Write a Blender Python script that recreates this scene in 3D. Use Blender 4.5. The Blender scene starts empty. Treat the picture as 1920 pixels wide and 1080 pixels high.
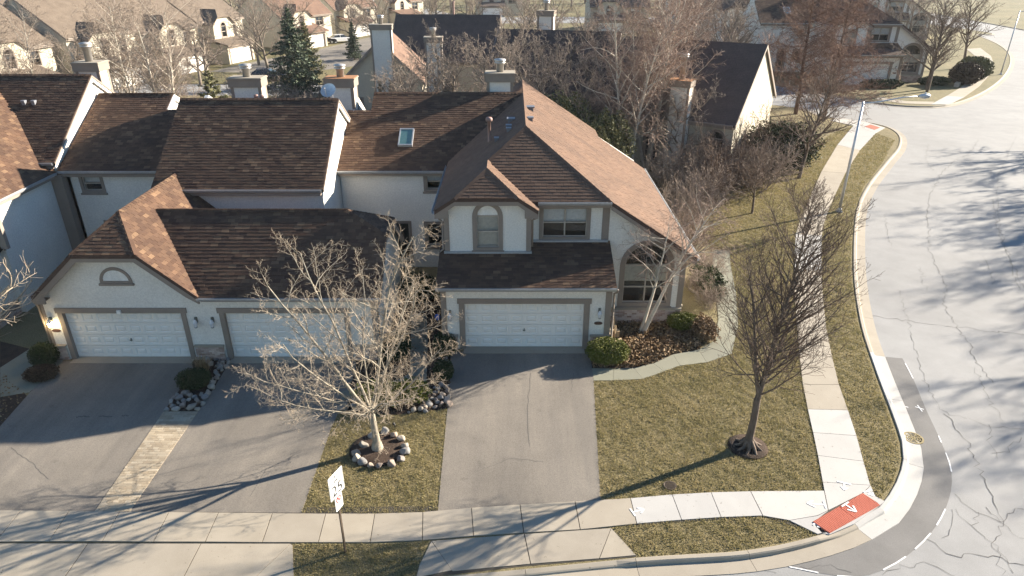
import bpy, bmesh, math, random
import numpy as np
from mathutils import Vector, Matrix
from mathutils.geometry import tessellate_polygon

R = math.radians
random.seed(7)
rng = np.random.default_rng(7)
scene = bpy.context.scene
COL = scene.collection

# ------------------------------------------------------------ camera, sky, sun
CAM_H, PITCH, FPX = 14.85, R(26.2), 1280.0
cam = bpy.data.cameras.new('camera')
cam.lens = 24.0; cam.sensor_width = 36.0; cam.clip_end = 3000.0; cam.clip_start = 0.1
camo = bpy.data.objects.new('camera', cam); COL.objects.link(camo)
camo.location = (0, 0, CAM_H); camo.rotation_euler = (R(90) - PITCH, 0, 0)
scene.camera = camo

SUN_AZ, SUN_EL = R(25), R(19.3)          # azimuth from +X towards +Y
world = bpy.data.worlds.new('World'); scene.world = world; world.use_nodes = True
wn = world.node_tree; wn.nodes.clear()
sky = wn.nodes.new('ShaderNodeTexSky'); sky.sky_type = 'NISHITA'; sky.sun_disc = False
sky.sun_elevation = SUN_EL; sky.sun_rotation = R(90) - SUN_AZ
sky.air_density = 1.35; sky.dust_density = 0.0; sky.ozone_density = 5.0
bg = wn.nodes.new('ShaderNodeBackground'); bg.inputs['Strength'].default_value = 0.05
wo = wn.nodes.new('ShaderNodeOutputWorld')
wn.links.new(sky.outputs[0], bg.inputs[0]); wn.links.new(bg.outputs[0], wo.inputs[0])
sun = bpy.data.lights.new('sun', 'SUN'); sun.energy = 5.0; sun.angle = R(0.6); sun.color = (1.0, 0.89, 0.73)
suno = bpy.data.objects.new('sun', sun); COL.objects.link(suno)
sv = Vector((math.cos(SUN_EL) * math.cos(SUN_AZ), math.cos(SUN_EL) * math.sin(SUN_AZ), math.sin(SUN_EL)))
suno.rotation_euler = sv.to_track_quat('Z', 'Y').to_euler(); suno.location = sv * 200
scene.view_settings.view_transform = 'Standard'; scene.view_settings.look = 'None'
scene.view_settings.exposure = 1.9; scene.view_settings.gamma = 1.0
scene.view_settings.use_curve_mapping = False
scene.cycles.max_bounces = 6; scene.cycles.transparent_max_bounces = 8
scene.cycles.use_denoising = True

# ------------------------------------------------------------ helpers
_cp, _sp = math.cos(PITCH), math.sin(PITCH)
def G(u, v, z=0.0):
    "ground point that stands at this place in a 1920x1080 survey photograph"
    a, b = u - 960.0, 540.0 - v
    r = (a, FPX * _cp + b * _sp, -FPX * _sp + b * _cp); t = (z - CAM_H) / r[2]
    return (r[0] * t, r[1] * t)
def GP(pts, z=0.0): return [G(u, v, z) for u, v in pts]

class MB:
    def __init__(s): s.v = []; s.f = []
    def add(s, vs, fs):
        n = len(s.v); s.v.extend([tuple(p) for p in vs]); s.f.extend([tuple(i + n for i in f) for f in fs]); return s
    def box(s, x0, y0, z0, x1, y1, z1, F=None):
        if x0 > x1: x0, x1 = x1, x0
        if y0 > y1: y0, y1 = y1, y0
        if z0 > z1: z0, z1 = z1, z0
        p = [(x, y, z) for z in (z0, z1) for y in (y0, y1) for x in (x0, x1)]
        if F: p = [F(*q) for q in p]
        return s.add(p, [(0, 2, 3, 1), (4, 5, 7, 6), (0, 1, 5, 4), (2, 6, 7, 3), (0, 4, 6, 2), (1, 3, 7, 5)])
    def poly(s, pts): return s.add(pts, [tuple(range(len(pts)))])
    def prism(s, pts, off):
        "closed slab: polygon pts plus the same polygon moved by off (tessellated so that concave outlines work)"
        n = len(pts); off = Vector(off); P = [Vector(p) for p in pts]
        tris = tessellate_polygon([P])
        nrm = Vector((0, 0, 0))
        for i in range(n): nrm += P[i].cross(P[(i + 1) % n])
        flip = nrm.dot(off) > 0
        fs = []
        for t in tris:
            a, b, c = t
            tn = (P[b] - P[a]).cross(P[c] - P[a])
            if (tn.dot(off) > 0): a, b, c = a, c, b
            fs.append((a, b, c)); fs.append((a + n, c + n, b + n))
        for i in range(n):
            j = (i + 1) % n
            fs.append((i, i + n, j + n, j) if not flip else (j, j + n, i + n, i))
        return s.add(list(P) + [p + off for p in P], fs)
    def tube(s, pts, rad, k=6, cap=True):
        P = [Vector(p) for p in pts]; n = len(P)
        if not hasattr(rad, '__len__'): rad = [rad] * n
        base = len(s.v); ref = None
        for i in range(n):
            d = (P[min(i + 1, n - 1)] - P[max(i - 1, 0)])
            if d.length < 1e-9: d = Vector((0, 0, 1))
            d.normalize()
            if ref is None:
                ref = d.orthogonal().normalized()
            else:
                ref = (ref - d * ref.dot(d))
                if ref.length < 1e-6: ref = d.orthogonal()
                ref.normalize()
            b = d.cross(ref)
            for j in range(k):
                an = 2 * math.pi * j / k
                q = P[i] + (ref * math.cos(an) + b * math.sin(an)) * rad[i]
                s.v.append((q.x, q.y, q.z))
        for i in range(n - 1):
            for j in range(k):
                a = base + i * k + j; b2 = base + i * k + (j + 1) % k
                s.f.append((a, b2, b2 + k, a + k))
        if cap:
            s.f.append(tuple(base + j for j in reversed(range(k)))); s.f.append(tuple(base + (n - 1) * k + j for j in range(k)))
        return s
    def lathe(s, prof, c=(0, 0, 0), k=16):
        "profile [(r, z)] turned about the vertical through c"
        base = len(s.v)
        for r, z in prof:
            for j in range(k):
                an = 2 * math.pi * j / k
                s.v.append((c[0] + r * math.cos(an), c[1] + r * math.sin(an), c[2] + z))
        for i in range(len(prof) - 1):
            for j in range(k):
                a = base + i * k + j; b = base + i * k + (j + 1) % k
                s.f.append((a, b, b + k, a + k))
        s.f.append(tuple(base + j for j in reversed(range(k)))); s.f.append(tuple(base + (len(prof) - 1) * k + j for j in range(k)))
        return s
    def mesh(s, name, org=(0, 0, 0)):
        m = bpy.data.meshes.new(name)
        if org != (0, 0, 0): vs = [(a - org[0], b - org[1], c - org[2]) for a, b, c in s.v]
        else: vs = s.v
        m.from_pydata(vs, [], s.f); m.update(); return m

ORG = {}
def link(name, data, mat=None, parent=None, smooth=False):
    o = bpy.data.objects.new(name, data); COL.objects.link(o)
    if data is not None and mat is not None and not data.materials: data.materials.append(mat)
    if smooth and data is not None: data.polygons.foreach_set('use_smooth', [True] * len(data.polygons))
    if parent is not None: o.parent = parent
    return o
def part(name, mb, mat, parent, smooth=False, kind=None, label=None):
    org = ORG.get(parent.name, (0, 0, 0))
    o = link(name, mb.mesh(name, org), mat, parent, smooth); ORG[o.name] = org
    if kind: o['kind'] = kind
    if label: o['label'] = label
    return o
def pieces(name, mb, mat, parent):
    "boxes collected in mb, each as a part of its own"
    for k in range(0, len(mb.v), 8):
        m2 = MB(); m2.box(0, 0, 0, 1, 1, 1); m2.v = mb.v[k:k + 8]; part(name, m2, mat, parent)
def tag(o, label, cat, group=None):
    o['label'] = label; o['category'] = cat
    if group: o['group'] = group
    return o
def thing(name, label, cat, loc=(0, 0, 0), rotz=0.0, group=None, local=False):
    "an Empty at the thing's base; parts are given in world coordinates unless local"
    o = link(name, None); o.location = loc; o.rotation_euler = (0, 0, rotz); o.empty_display_size = 0.3
    ORG[o.name] = (0, 0, 0) if local else tuple(loc)
    return tag(o, label, cat, group)
def single(name, mb, mat, label, cat, org=(0, 0, 0), group=None, smooth=False):
    o = link(name, mb.mesh(name, org), mat, None, smooth); o.location = org
    return tag(o, label, cat, group)
def struct(name, mb, mat, parent=None, smooth=False):
    o = link(name, mb.mesh(name), mat, parent, smooth)
    if parent is None: o['kind'] = 'structure'
    return o
def copy_tree(o, parent=None, skip=()):
    c = o.copy(); COL.objects.link(c); c.parent = parent
    for ch in list(o.children):
        if ch.name.split('.')[0] in skip: continue
        copy_tree(ch, c, skip)
    return c
def np_mesh(name, V, F):
    "V (n,3) float, F (m,k) int"
    m = bpy.data.meshes.new(name); V = np.asarray(V, np.float32); F = np.asarray(F, np.int32); k = F.shape[1]
    m.vertices.add(len(V)); m.vertices.foreach_set('co', V.ravel())
    m.loops.add(F.size); m.loops.foreach_set('vertex_index', F.ravel())
    m.polygons.add(len(F)); m.polygons.foreach_set('loop_start', np.arange(0, F.size, k, dtype=np.int32))
    m.polygons.foreach_set('loop_total', np.full(len(F), k, np.int32))
    m.update(calc_edges=True); return m
def in_poly(x, y, poly):
    c = np.zeros(len(x), bool); n = len(poly)
    for i in range(n):
        x0, y0 = poly[i][:2]; x1, y1 = poly[(i + 1) % n][:2]
        if y0 == y1: continue
        hit = ((y0 > y) != (y1 > y)) & (x < (x1 - x0) * (y - y0) / (y1 - y0) + x0)
        c ^= hit
    return c
def spline(pts, step=0.5):
    "Catmull-Rom through 2-D points"
    P = [Vector((p[0], p[1])) for p in pts]; out = []
    for i in range(len(P) - 1):
        p0, p1, p2, p3 = P[max(i - 1, 0)], P[i], P[i + 1], P[min(i + 2, len(P) - 1)]
        n = max(1, int((p2 - p1).length / step))
        for k in range(n):
            t = k / n
            q = 0.5 * ((2 * p1) + (p2 - p0) * t + (2 * p0 - 5 * p1 + 4 * p2 - p3) * t * t + (3 * p1 - p0 - 3 * p2 + p3) * t ** 3)
            out.append((q.x, q.y))
    out.append((P[-1].x, P[-1].y)); return out

# ------------------------------------------------------------ materials
def nodes(name):
    m = bpy.data.materials.new(name); m.use_nodes = True
    nt = m.node_tree; b = nt.nodes['Principled BSDF']; return m, nt, b
def N(nt, t, **k):
    n = nt.nodes.new(t)
    for a, v in k.items():
        if a in n.inputs: n.inputs[a].default_value = v
        else: setattr(n, a, v)
    return n
def ramp(nt, fac, stops):
    r = nt.nodes.new('ShaderNodeValToRGB'); e = r.color_ramp.elements
    while len(e) > 1: e.remove(e[-1])
    e[0].position = stops[0][0]; e[0].color = (*stops[0][1], 1)
    for p, c in stops[1:]:
        q = e.new(p); q.color = (*c, 1)
    nt.links.new(fac, r.inputs[0]); return r.outputs[0]
def noise(nt, scale, detail=4, rough=0.6, vec=None, dist=0.0):
    n = N(nt, 'ShaderNodeTexNoise'); n.inputs['Scale'].default_value = scale; n.inputs['Detail'].default_value = detail
    n.inputs['Roughness'].default_value = rough; n.inputs['Distortion'].default_value = dist
    if vec is None:
        g = N(nt, 'ShaderNodeNewGeometry'); vec = g.outputs['Position']
    nt.links.new(vec, n.inputs['Vector']); return n.outputs['Fac']
def mixc(nt, fac, a, b, typ='MIX'):
    m = N(nt, 'ShaderNodeMix'); m.data_type = 'RGBA'; m.blend_type = typ
    for i, val in ((0, fac), (6, a), (7, b)):
        if hasattr(val, 'is_linked') or hasattr(val, 'links'): nt.links.new(val, m.inputs[i])
        else: m.inputs[i].default_value = val if i == 0 else (*val, 1)
    return m.outputs[2]
def bump(nt, b, h, strength=0.3, dist=0.02):
    n = N(nt, 'ShaderNodeBump'); n.inputs['Strength'].default_value = strength; n.inputs['Distance'].default_value = dist
    nt.links.new(h, n.inputs['Height']); nt.links.new(n.outputs[0], b.inputs['Normal'])
def simple(name, c1, c2, scale=3.0, rough=0.8, fine=60.0, bstr=0.25, bdist=0.01, mid=0.5, metal=0.0, spec=0.3, grain=0.25):
    "two-tone noise colour, fine grain and bump"
    m, nt, b = nodes(name)
    n1 = noise(nt, scale, 5, 0.6); n2 = noise(nt, fine, 3, 0.7)
    c = ramp(nt, n1, [(mid - 0.2, c1), (mid + 0.2, c2)])
    g = ramp(nt, n2, [(0.3, (1 - grain,) * 3), (0.7, (1 + grain * 0.4,) * 3)])
    nt.links.new(mixc(nt, 1.0, c, g, 'MULTIPLY'), b.inputs['Base Color'])
    b.inputs['Roughness'].default_value = rough; b.inputs['Metallic'].default_value = metal
    b.inputs['Specular IOR Level'].default_value = spec
    if bstr: bump(nt, b, n2, bstr, bdist)
    return m
def shingle_mat(name, cols, island=True):
    m, nt, b = nodes(name)
    g = N(nt, 'ShaderNodeNewGeometry'); o = N(nt, 'ShaderNodeObjectInfo')
    a = N(nt, 'ShaderNodeMath', operation='ADD'); nt.links.new(g.outputs['Random Per Island'], a.inputs[0]); nt.links.new(o.outputs['Random'], a.inputs[1])
    f = N(nt, 'ShaderNodeMath', operation='FRACT'); nt.links.new(a.outputs[0], f.inputs[0])
    c = ramp(nt, f.outputs[0], cols)
    n1 = noise(nt, 0.7, 4, 0.6); n2 = noise(nt, 90, 3, 0.7)
    c = mixc(nt, 1.0, c, ramp(nt, n1, [(0.3, (0.78, 0.78, 0.8)), (0.7, (1.15, 1.1, 1.05))]), 'MULTIPLY')
    c = mixc(nt, 1.0, c, ramp(nt, n2, [(0.3, (0.7,) * 3), (0.7, (1.2,) * 3)]), 'MULTIPLY')
    nt.links.new(c, b.inputs['Base Color']); b.inputs['Roughness'].default_value = 0.9
    b.inputs['Specular IOR Level'].default_value = 0.25
    bump(nt, b, n2, 0.4, 0.006); return m
def shingle_far_mat(name, c1, c2):
    m, nt, b = nodes(name)
    tc = N(nt, 'ShaderNodeTexCoord'); sx = N(nt, 'ShaderNodeSeparateXYZ'); nt.links.new(tc.outputs['Object'], sx.inputs[0])
    mu = N(nt, 'ShaderNodeMath', operation='MULTIPLY'); mu.inputs[1].default_value = 11.0; nt.links.new(sx.outputs[2], mu.inputs[0])
    fr = N(nt, 'ShaderNodeMath', operation='FRACT'); nt.links.new(mu.outputs[0], fr.inputs[0])
    n1 = noise(nt, 1.2, 5, 0.65, tc.outputs['Object']); n2 = noise(nt, 14, 3, 0.7, tc.outputs['Object'])
    c = ramp(nt, n1, [(0.3, c1), (0.7, c2)])
    c = mixc(nt, 1.0, c, ramp(nt, n2, [(0.3, (0.65,) * 3), (0.7, (1.25,) * 3)]), 'MULTIPLY')
    nt.links.new(c, b.inputs['Base Color']); b.inputs['Roughness'].default_value = 0.9
    bump(nt, b, fr.outputs[0], 0.5, 0.03); return m
def leaf_mat(name, cols, rough=0.7, trans=0.0):
    m, nt, b = nodes(name)
    g = N(nt, 'ShaderNodeNewGeometry'); n1 = noise(nt, 0.9, 3, 0.6)
    a = N(nt, 'ShaderNodeMath', operation='MULTIPLY'); a.inputs[1].default_value = 0.55; nt.links.new(g.outputs['Random Per Island'], a.inputs[0])
    b2 = N(nt, 'ShaderNodeMath', operation='MULTIPLY_ADD'); b2.inputs[1].default_value = 0.9; nt.links.new(n1, b2.inputs[0]); nt.links.new(a.outputs[0], b2.inputs[2])
    s = N(nt, 'ShaderNodeMath', operation='SUBTRACT'); s.inputs[1].default_value = 0.2; nt.links.new(b2.outputs[0], s.inputs[0])
    nt.links.new(ramp(nt, s.outputs[0], cols), b.inputs['Base Color'])
    b.inputs['Roughness'].default_value = rough; b.inputs['Specular IOR Level'].default_value = 0.2
    if trans:
        tl = N(nt, 'ShaderNodeBsdfTranslucent'); mx = N(nt, 'ShaderNodeMixShader'); mx.inputs[0].default_value = trans
        src = b.inputs['Base Color'].links[0].from_socket; nt.links.new(src, tl.inputs[0])
        out = [n for n in nt.nodes if n.type == 'OUTPUT_MATERIAL'][0]
        nt.links.new(b.outputs[0], mx.inputs[1]); nt.links.new(tl.outputs[0], mx.inputs[2]); nt.links.new(mx.outputs[0], out.inputs[0])
    return m
def bark_mat(name, cols, scale=6.0):
    m, nt, b = nodes(name)
    tc = N(nt, 'ShaderNodeTexCoord')
    mp = N(nt, 'ShaderNodeMapping'); mp.inputs['Scale'].default_value = (1, 1, 0.35); nt.links.new(tc.outputs['Object'], mp.inputs[0])
    n1 = noise(nt, scale, 5, 0.7, mp.outputs[0]); n2 = noise(nt, scale * 7, 3, 0.7, mp.outputs[0])
    nt.links.new(ramp(nt, n1, cols), b.inputs['Base Color']); b.inputs['Roughness'].default_value = 0.85
    b.inputs['Specular IOR Level'].default_value = 0.25
    bump(nt, b, n2, 0.5, 0.01); return m
def flat(name, c, rough=0.6, metal=0.0, spec=0.4):
    m, nt, b = nodes(name); n1 = noise(nt, 8, 3, 0.6)
    nt.links.new(ramp(nt, n1, [(0.3, tuple(x * 0.88 for x in c)), (0.7, tuple(min(1, x * 1.08) for x in c))]), b.inputs['Base Color'])
    b.inputs['Roughness'].default_value = rough; b.inputs['Metallic'].default_value = metal; b.inputs['Specular IOR Level'].default_value = spec
    return m
def glass_mat(name, tint=(0.86, 0.88, 0.9), refl=0.28):
    m = bpy.data.materials.new(name); m.use_nodes = True; nt = m.node_tree; nt.nodes.clear()
    t = N(nt, 'ShaderNodeBsdfTransparent'); t.inputs[0].default_value = (*tint, 1)
    g = N(nt, 'ShaderNodeBsdfGlossy'); g.inputs['Roughness'].default_value = 0.03; g.inputs[0].default_value = (0.85, 0.9, 0.95, 1)
    lw = N(nt, 'ShaderNodeLayerWeight'); lw.inputs[0].default_value = refl
    n1 = noise(nt, 1.3, 2, 0.5); bp = N(nt, 'ShaderNodeBump'); bp.inputs['Strength'].default_value = 0.06; bp.inputs['Distance'].default_value = 0.05
    nt.links.new(n1, bp.inputs['Height']); nt.links.new(bp.outputs[0], g.inputs['Normal'])
    mx = N(nt, 'ShaderNodeMixShader'); nt.links.new(lw.outputs[0], mx.inputs[0]); nt.links.new(t.outputs[0], mx.inputs[1]); nt.links.new(g.outputs[0], mx.inputs[2])
    o = N(nt, 'ShaderNodeOutputMaterial'); nt.links.new(mx.outputs[0], o.inputs[0]); return m
def emit(name, c, s):
    m, nt, b = nodes(name); b.inputs['Emission Color'].default_value = (*c, 1); b.inputs['Emission Strength'].default_value = s; return m

M = {}
M['stucco'] = simple('stucco', (0.70, 0.675, 0.625), (0.77, 0.745, 0.69), 0.8, 0.9, 16, 0.5, 0.02, grain=0.16)
M['cream'] = simple('cream_stucco', (0.46, 0.42, 0.335), (0.53, 0.485, 0.395), 0.8, 0.9, 16, 0.5, 0.02, grain=0.16)
M['sash'] = flat('sash_paint', (0.40, 0.355, 0.305), 0.6)
M['trim'] = simple('taupe_trim', (0.235, 0.195, 0.165), (0.275, 0.23, 0.195), 1.5, 0.7, 60, 0.1, 0.004, grain=0.1)
M['door'] = simple('door_paint', (0.76, 0.735, 0.69), (0.82, 0.80, 0.755), 0.9, 0.55, 40, 0.05, 0.003, grain=0.06)
M['white'] = flat('white_paint', (0.78, 0.77, 0.74), 0.6)
M['gutter'] = flat('gutter_metal', (0.42, 0.43, 0.45), 0.3, 0.3)
M['shingle'] = shingle_mat('shingle', [(0.0, (0.078, 0.046, 0.033)), (0.4, (0.098, 0.059, 0.041)), (0.8, (0.122, 0.075, 0.05)), (0.9, (0.185, 0.12, 0.076)), (1.0, (0.082, 0.049, 0.035))])
M['shingle_red'] = shingle_mat('shingle_red', [(0.0, (0.138, 0.087, 0.062)), (0.5, (0.15, 0.095, 0.068)), (0.9, (0.166, 0.106, 0.075)), (1.0, (0.14, 0.088, 0.063))])
M['deck'] = simple('roof_deck', (0.07, 0.045, 0.036), (0.10, 0.064, 0.05), 5, 0.9, 70, 0.3)
M['shingle_far'] = shingle_far_mat('shingle_far', (0.13, 0.075, 0.052), (0.2, 0.12, 0.082))
M['shingle_dark'] = shingle_far_mat('shingle_dark', (0.07, 0.05, 0.044), (0.10, 0.072, 0.062))
M['shingle_tan'] = shingle_far_mat('shingle_tan', (0.11, 0.083, 0.062), (0.165, 0.128, 0.096))
M['brick'] = shingle_mat('brick', [(0.0, (0.38, 0.27, 0.23)), (0.4, (0.52, 0.41, 0.36)), (0.75, (0.62, 0.54, 0.49)), (1.0, (0.30, 0.2, 0.165))])
M['mortar'] = flat('mortar', (0.58, 0.55, 0.5), 0.9)
M['glass'] = glass_mat('window_glass')
M['blind'] = flat('window_blind', (0.78, 0.76, 0.72), 0.8)
M['pale_reflection'] = flat('pale_reflection', (0.66, 0.62, 0.54), 0.9)  # pale tone that imitates reflections in the two arched windows
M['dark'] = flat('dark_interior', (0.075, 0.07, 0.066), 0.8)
def drive_mat():
    m, nt, b = nodes('driveway_asphalt'); g = N(nt, 'ShaderNodeNewGeometry'); mp = N(nt, 'ShaderNodeMapping'); mp.inputs['Scale'].default_value = (1.6, 0.13, 1); nt.links.new(g.outputs['Position'], mp.inputs[0])
    n0 = noise(nt, 0.35, 5, 0.6, dist=0.5); n1 = noise(nt, 1.0, 4, 0.65, mp.outputs[0]); n2 = noise(nt, 30, 4, 0.85); n3 = noise(nt, 1.7, 3, 0.5)
    c = ramp(nt, n0, [(0.3, (0.158, 0.141, 0.121)), (0.7, (0.22, 0.196, 0.168))])
    c = mixc(nt, 1.0, c, ramp(nt, n1, [(0.3, (0.84, 0.84, 0.85)), (0.65, (1.08, 1.07, 1.05))]), 'MULTIPLY')
    c = mixc(nt, 1.0, c, ramp(nt, n3, [(0.22, (0.72,) * 3), (0.34, (1, 1, 1))]), 'MULTIPLY')
    c = mixc(nt, 1.0, c, ramp(nt, n2, [(0.25, (0.5,) * 3), (0.5, (1.0,) * 3), (0.75, (1.3,) * 3)]), 'MULTIPLY')
    nt.links.new(c, b.inputs['Base Color']); b.inputs['Roughness'].default_value = 0.88; bump(nt, b, n2, 0.6, 0.012); return m
M['asphalt'] = drive_mat()
M['asphalt_new'] = simple('fresh_asphalt', (0.165, 0.16, 0.155), (0.215, 0.207, 0.20), 0.9, 0.85, 110, 0.4, 0.006, grain=0.35)
def road_mat():
    m, nt, b = nodes('road_asphalt')
    n0 = noise(nt, 0.12, 4, 0.6, dist=0.6); n1 = noise(nt, 0.9, 5, 0.65); n2 = noise(nt, 55, 3, 0.8)
    c = ramp(nt, n0, [(0.3, (0.25, 0.249, 0.248)), (0.7, (0.318, 0.316, 0.314))])
    c = mixc(nt, 1.0, c, ramp(nt, n1, [(0.3, (0.9,) * 3), (0.7, (1.07,) * 3)]), 'MULTIPLY')
    c = mixc(nt, 1.0, c, ramp(nt, n2, [(0.25, (0.66,) * 3), (0.75, (1.2,) * 3)]), 'MULTIPLY')
    nt.links.new(c, b.inputs['Base Color']); b.inputs['Roughness'].default_value = 0.85; bump(nt, b, n2, 0.35, 0.008); return m
M['road'] = road_mat()
M['crack'] = flat('crack_tar', (0.10, 0.095, 0.09), 0.9)
def concrete(name, c1, c2):
    m, nt, b = nodes(name); o = N(nt, 'ShaderNodeObjectInfo')
    n0 = noise(nt, 0.8, 6, 0.65, dist=0.4); n2 = noise(nt, 70, 3, 0.7); n3 = noise(nt, 9, 2, 0.5)
    c = ramp(nt, n0, [(0.28, c1), (0.72, c2)])
    rv = ramp(nt, o.outputs['Random'], [(0.0, (0.9, 0.9, 0.91)), (1.0, (1.06, 1.05, 1.03))])
    c = mixc(nt, 1.0, c, rv, 'MULTIPLY')
    c = mixc(nt, 1.0, c, ramp(nt, n2, [(0.3, (0.86,) * 3), (0.7, (1.05,) * 3)]), 'MULTIPLY')
    c = mixc(nt, 1.0, c, ramp(nt, n3, [(0.24, (0.62, 0.6, 0.56)), (0.3, (1, 1, 1))]), 'MULTIPLY')
    nt.links.new(c, b.inputs['Base Color']); b.inputs['Roughness'].default_value = 0.85; bump(nt, b, n2, 0.2, 0.005); return m
M['concrete'] = concrete('old_concrete', (0.315, 0.275, 0.218), (0.39, 0.345, 0.28))
M['concrete_new'] = concrete('new_concrete', (0.42, 0.41, 0.395), (0.48, 0.468, 0.45))
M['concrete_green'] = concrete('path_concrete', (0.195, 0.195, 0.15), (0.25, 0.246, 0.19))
M['joint'] = flat('joint_dirt', (0.06, 0.052, 0.042), 0.95)
M['paver'] = shingle_mat('paver', [(0.0, (0.33, 0.275, 0.2)), (0.5, (0.41, 0.35, 0.26)), (0.85, (0.47, 0.41, 0.315)), (1.0, (0.3, 0.25, 0.18))])
M['sand'] = flat('joint_sand', (0.2, 0.155, 0.11), 0.95)
M['mulch'] = simple('mulch_soil', (0.045, 0.03, 0.022), (0.085, 0.056, 0.04), 3, 0.95, 30, 0.9, 0.04, grain=0.5)
M['lawn'] = simple('lawn_thatch', (0.19, 0.16, 0.078), (0.27, 0.22, 0.12), 0.7, 0.95, 22, 0.8, 0.05, grain=0.5)
M['far_lawn'] = simple('far_lawn_grass', (0.135, 0.125, 0.055), (0.225, 0.185, 0.09), 0.12, 0.95, 3, 0.6, 0.05, grain=0.4)
M['grass'] = leaf_mat('grass_blade', [(0.0, (0.15, 0.142, 0.058)), (0.35, (0.24, 0.213, 0.095)), (0.65, (0.34, 0.285, 0.145)), (1.0, (0.45, 0.37, 0.215))], 0.8, 0.36)
M['grass_green'] = leaf_mat('green_grass_blade', [(0.0, (0.08, 0.11, 0.03)), (0.4, (0.13, 0.155, 0.05)), (0.75, (0.21, 0.205, 0.08)), (1.0, (0.29, 0.245, 0.12))])
M['litter'] = leaf_mat('leaf_litter', [(0.0, (0.075, 0.048, 0.028)), (0.4, (0.165, 0.106, 0.058)), (0.75, (0.27, 0.185, 0.1)), (1.0, (0.40, 0.30, 0.175))])
M['boxwood'] = leaf_mat('boxwood_leaf', [(0.0, (0.06, 0.07, 0.014)), (0.5, (0.12, 0.13, 0.026)), (1.0, (0.21, 0.21, 0.05))])
M['yew'] = leaf_mat('yew_leaf', [(0.0, (0.02, 0.03, 0.012)), (0.5, (0.038, 0.052, 0.02)), (1.0, (0.07, 0.085, 0.035))])
M['brownshrub'] = leaf_mat('dry_shrub_leaf', [(0.0, (0.03, 0.02, 0.013)), (0.5, (0.06, 0.04, 0.025)), (1.0, (0.11, 0.075, 0.045))])
M['spruce'] = leaf_mat('spruce_needle', [(0.0, (0.04, 0.058, 0.035)), (0.5, (0.075, 0.1, 0.062)), (1.0, (0.14, 0.165, 0.115))])
M['juniper'] = leaf_mat('juniper_leaf', [(0.0, (0.075, 0.08, 0.035)), (0.5, (0.13, 0.128, 0.06)), (1.0, (0.2, 0.185, 0.09))])
M['straw'] = leaf_mat('dry_grass_straw', [(0.0, (0.2, 0.13, 0.07)), (0.6, (0.34, 0.23, 0.12)), (1.0, (0.45, 0.33, 0.19))])
M['bark_pale'] = bark_mat('pale_grey_bark', [(0.3, (0.20, 0.175, 0.14)), (0.55, (0.31, 0.275, 0.22)), (0.75, (0.41, 0.365, 0.30))])
M['twig_pale'] = bark_mat('pale_twig', [(0.3, (0.33, 0.26, 0.19)), (0.7, (0.48, 0.40, 0.31))])
M['bark_dark'] = bark_mat('dark_bark', [(0.3, (0.09, 0.066, 0.05)), (0.55, (0.15, 0.115, 0.09)), (0.75, (0.21, 0.165, 0.13))])
M['twig_dark'] = bark_mat('dark_twig', [(0.3, (0.11, 0.075, 0.058)), (0.7, (0.19, 0.14, 0.11))])
M['bark_grey'] = bark_mat('grey_bark', [(0.3, (0.15, 0.125, 0.10)), (0.7, (0.26, 0.22, 0.18))])
M['twig_grey'] = bark_mat('grey_twig', [(0.3, (0.20, 0.155, 0.125)), (0.7, (0.32, 0.26, 0.215))])
M['bark_birch'] = bark_mat('birch_bark', [(0.28, (0.16, 0.12, 0.09)), (0.4, (0.46, 0.41, 0.34)), (0.7, (0.62, 0.57, 0.49))], 9)
M['twig_birch'] = bark_mat('birch_twig', [(0.3, (0.22, 0.15, 0.12)), (0.7, (0.36, 0.27, 0.22))])
M['bark_rust'] = bark_mat('cypress_bark', [(0.3, (0.12, 0.075, 0.055)), (0.7, (0.2, 0.135, 0.1))])
M['twig_rust'] = bark_mat('cypress_twig', [(0.3, (0.17, 0.10, 0.075)), (0.7, (0.29, 0.19, 0.145))])
M['galv'] = flat('galvanised_steel', (0.55, 0.56, 0.58), 0.4, 0.5)
M['steel_brown'] = flat('sign_post_steel', (0.10, 0.075, 0.055), 0.6, 0.3)
M['sign_white'] = flat('sign_white', (0.8, 0.8, 0.79), 0.4)
M['black'] = flat('black_paint', (0.02, 0.02, 0.02), 0.5)
M['red'] = flat('sign_red', (0.6, 0.04, 0.03), 0.5)
M['paint'] = simple('marking_paint', (0.72, 0.72, 0.72), (0.84, 0.84, 0.84), 6, 0.7, 40, 0.1, 0.003, grain=0.15)
M['tactile'] = simple('tactile_red', (0.45, 0.115, 0.07), (0.53, 0.15, 0.095), 1.5, 0.8, 50, 0.1, 0.003, grain=0.15)
M['iron'] = simple('cast_iron', (0.23, 0.18, 0.085), (0.32, 0.255, 0.12), 6, 0.7, 50, 0.3, 0.004)
M['plaque'] = flat('brown_plaque', (0.09, 0.05, 0.04), 0.5)
M['lantern'] = flat('lantern_metal', (0.17, 0.18, 0.16), 0.5, 0.3)
M['lantern_glass'] = flat('lantern_glass', (0.6, 0.62, 0.66), 0.2)
M['lit'] = emit('lit_bulb', (1.0, 0.78, 0.4), 14.0)
M['pipe'] = flat('vent_pipe', (0.30, 0.19, 0.16), 0.6)
M['vent'] = flat('roof_vent_metal', (0.20, 0.21, 0.24), 0.5, 0.3)
M['skyglass'] = flat('skylight_glass', (0.10, 0.20, 0.20), 0.06, 0.0, 0.9)
M['rust'] = flat('rusty_cap', (0.34, 0.17, 0.08), 0.8)
M['silver'] = flat('chimney_flue', (0.52, 0.50, 0.48), 0.4, 0.6)
M['wood'] = flat('weathered_wood', (0.36, 0.27, 0.17), 0.8)
M['tyre'] = flat('rubber', (0.025, 0.025, 0.027), 0.8)
M['carglass'] = flat('car_glass', (0.03, 0.035, 0.04), 0.08, 0.0, 0.8)
M['blue'] = flat('blue_plastic', (0.04, 0.14, 0.55), 0.4)
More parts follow.
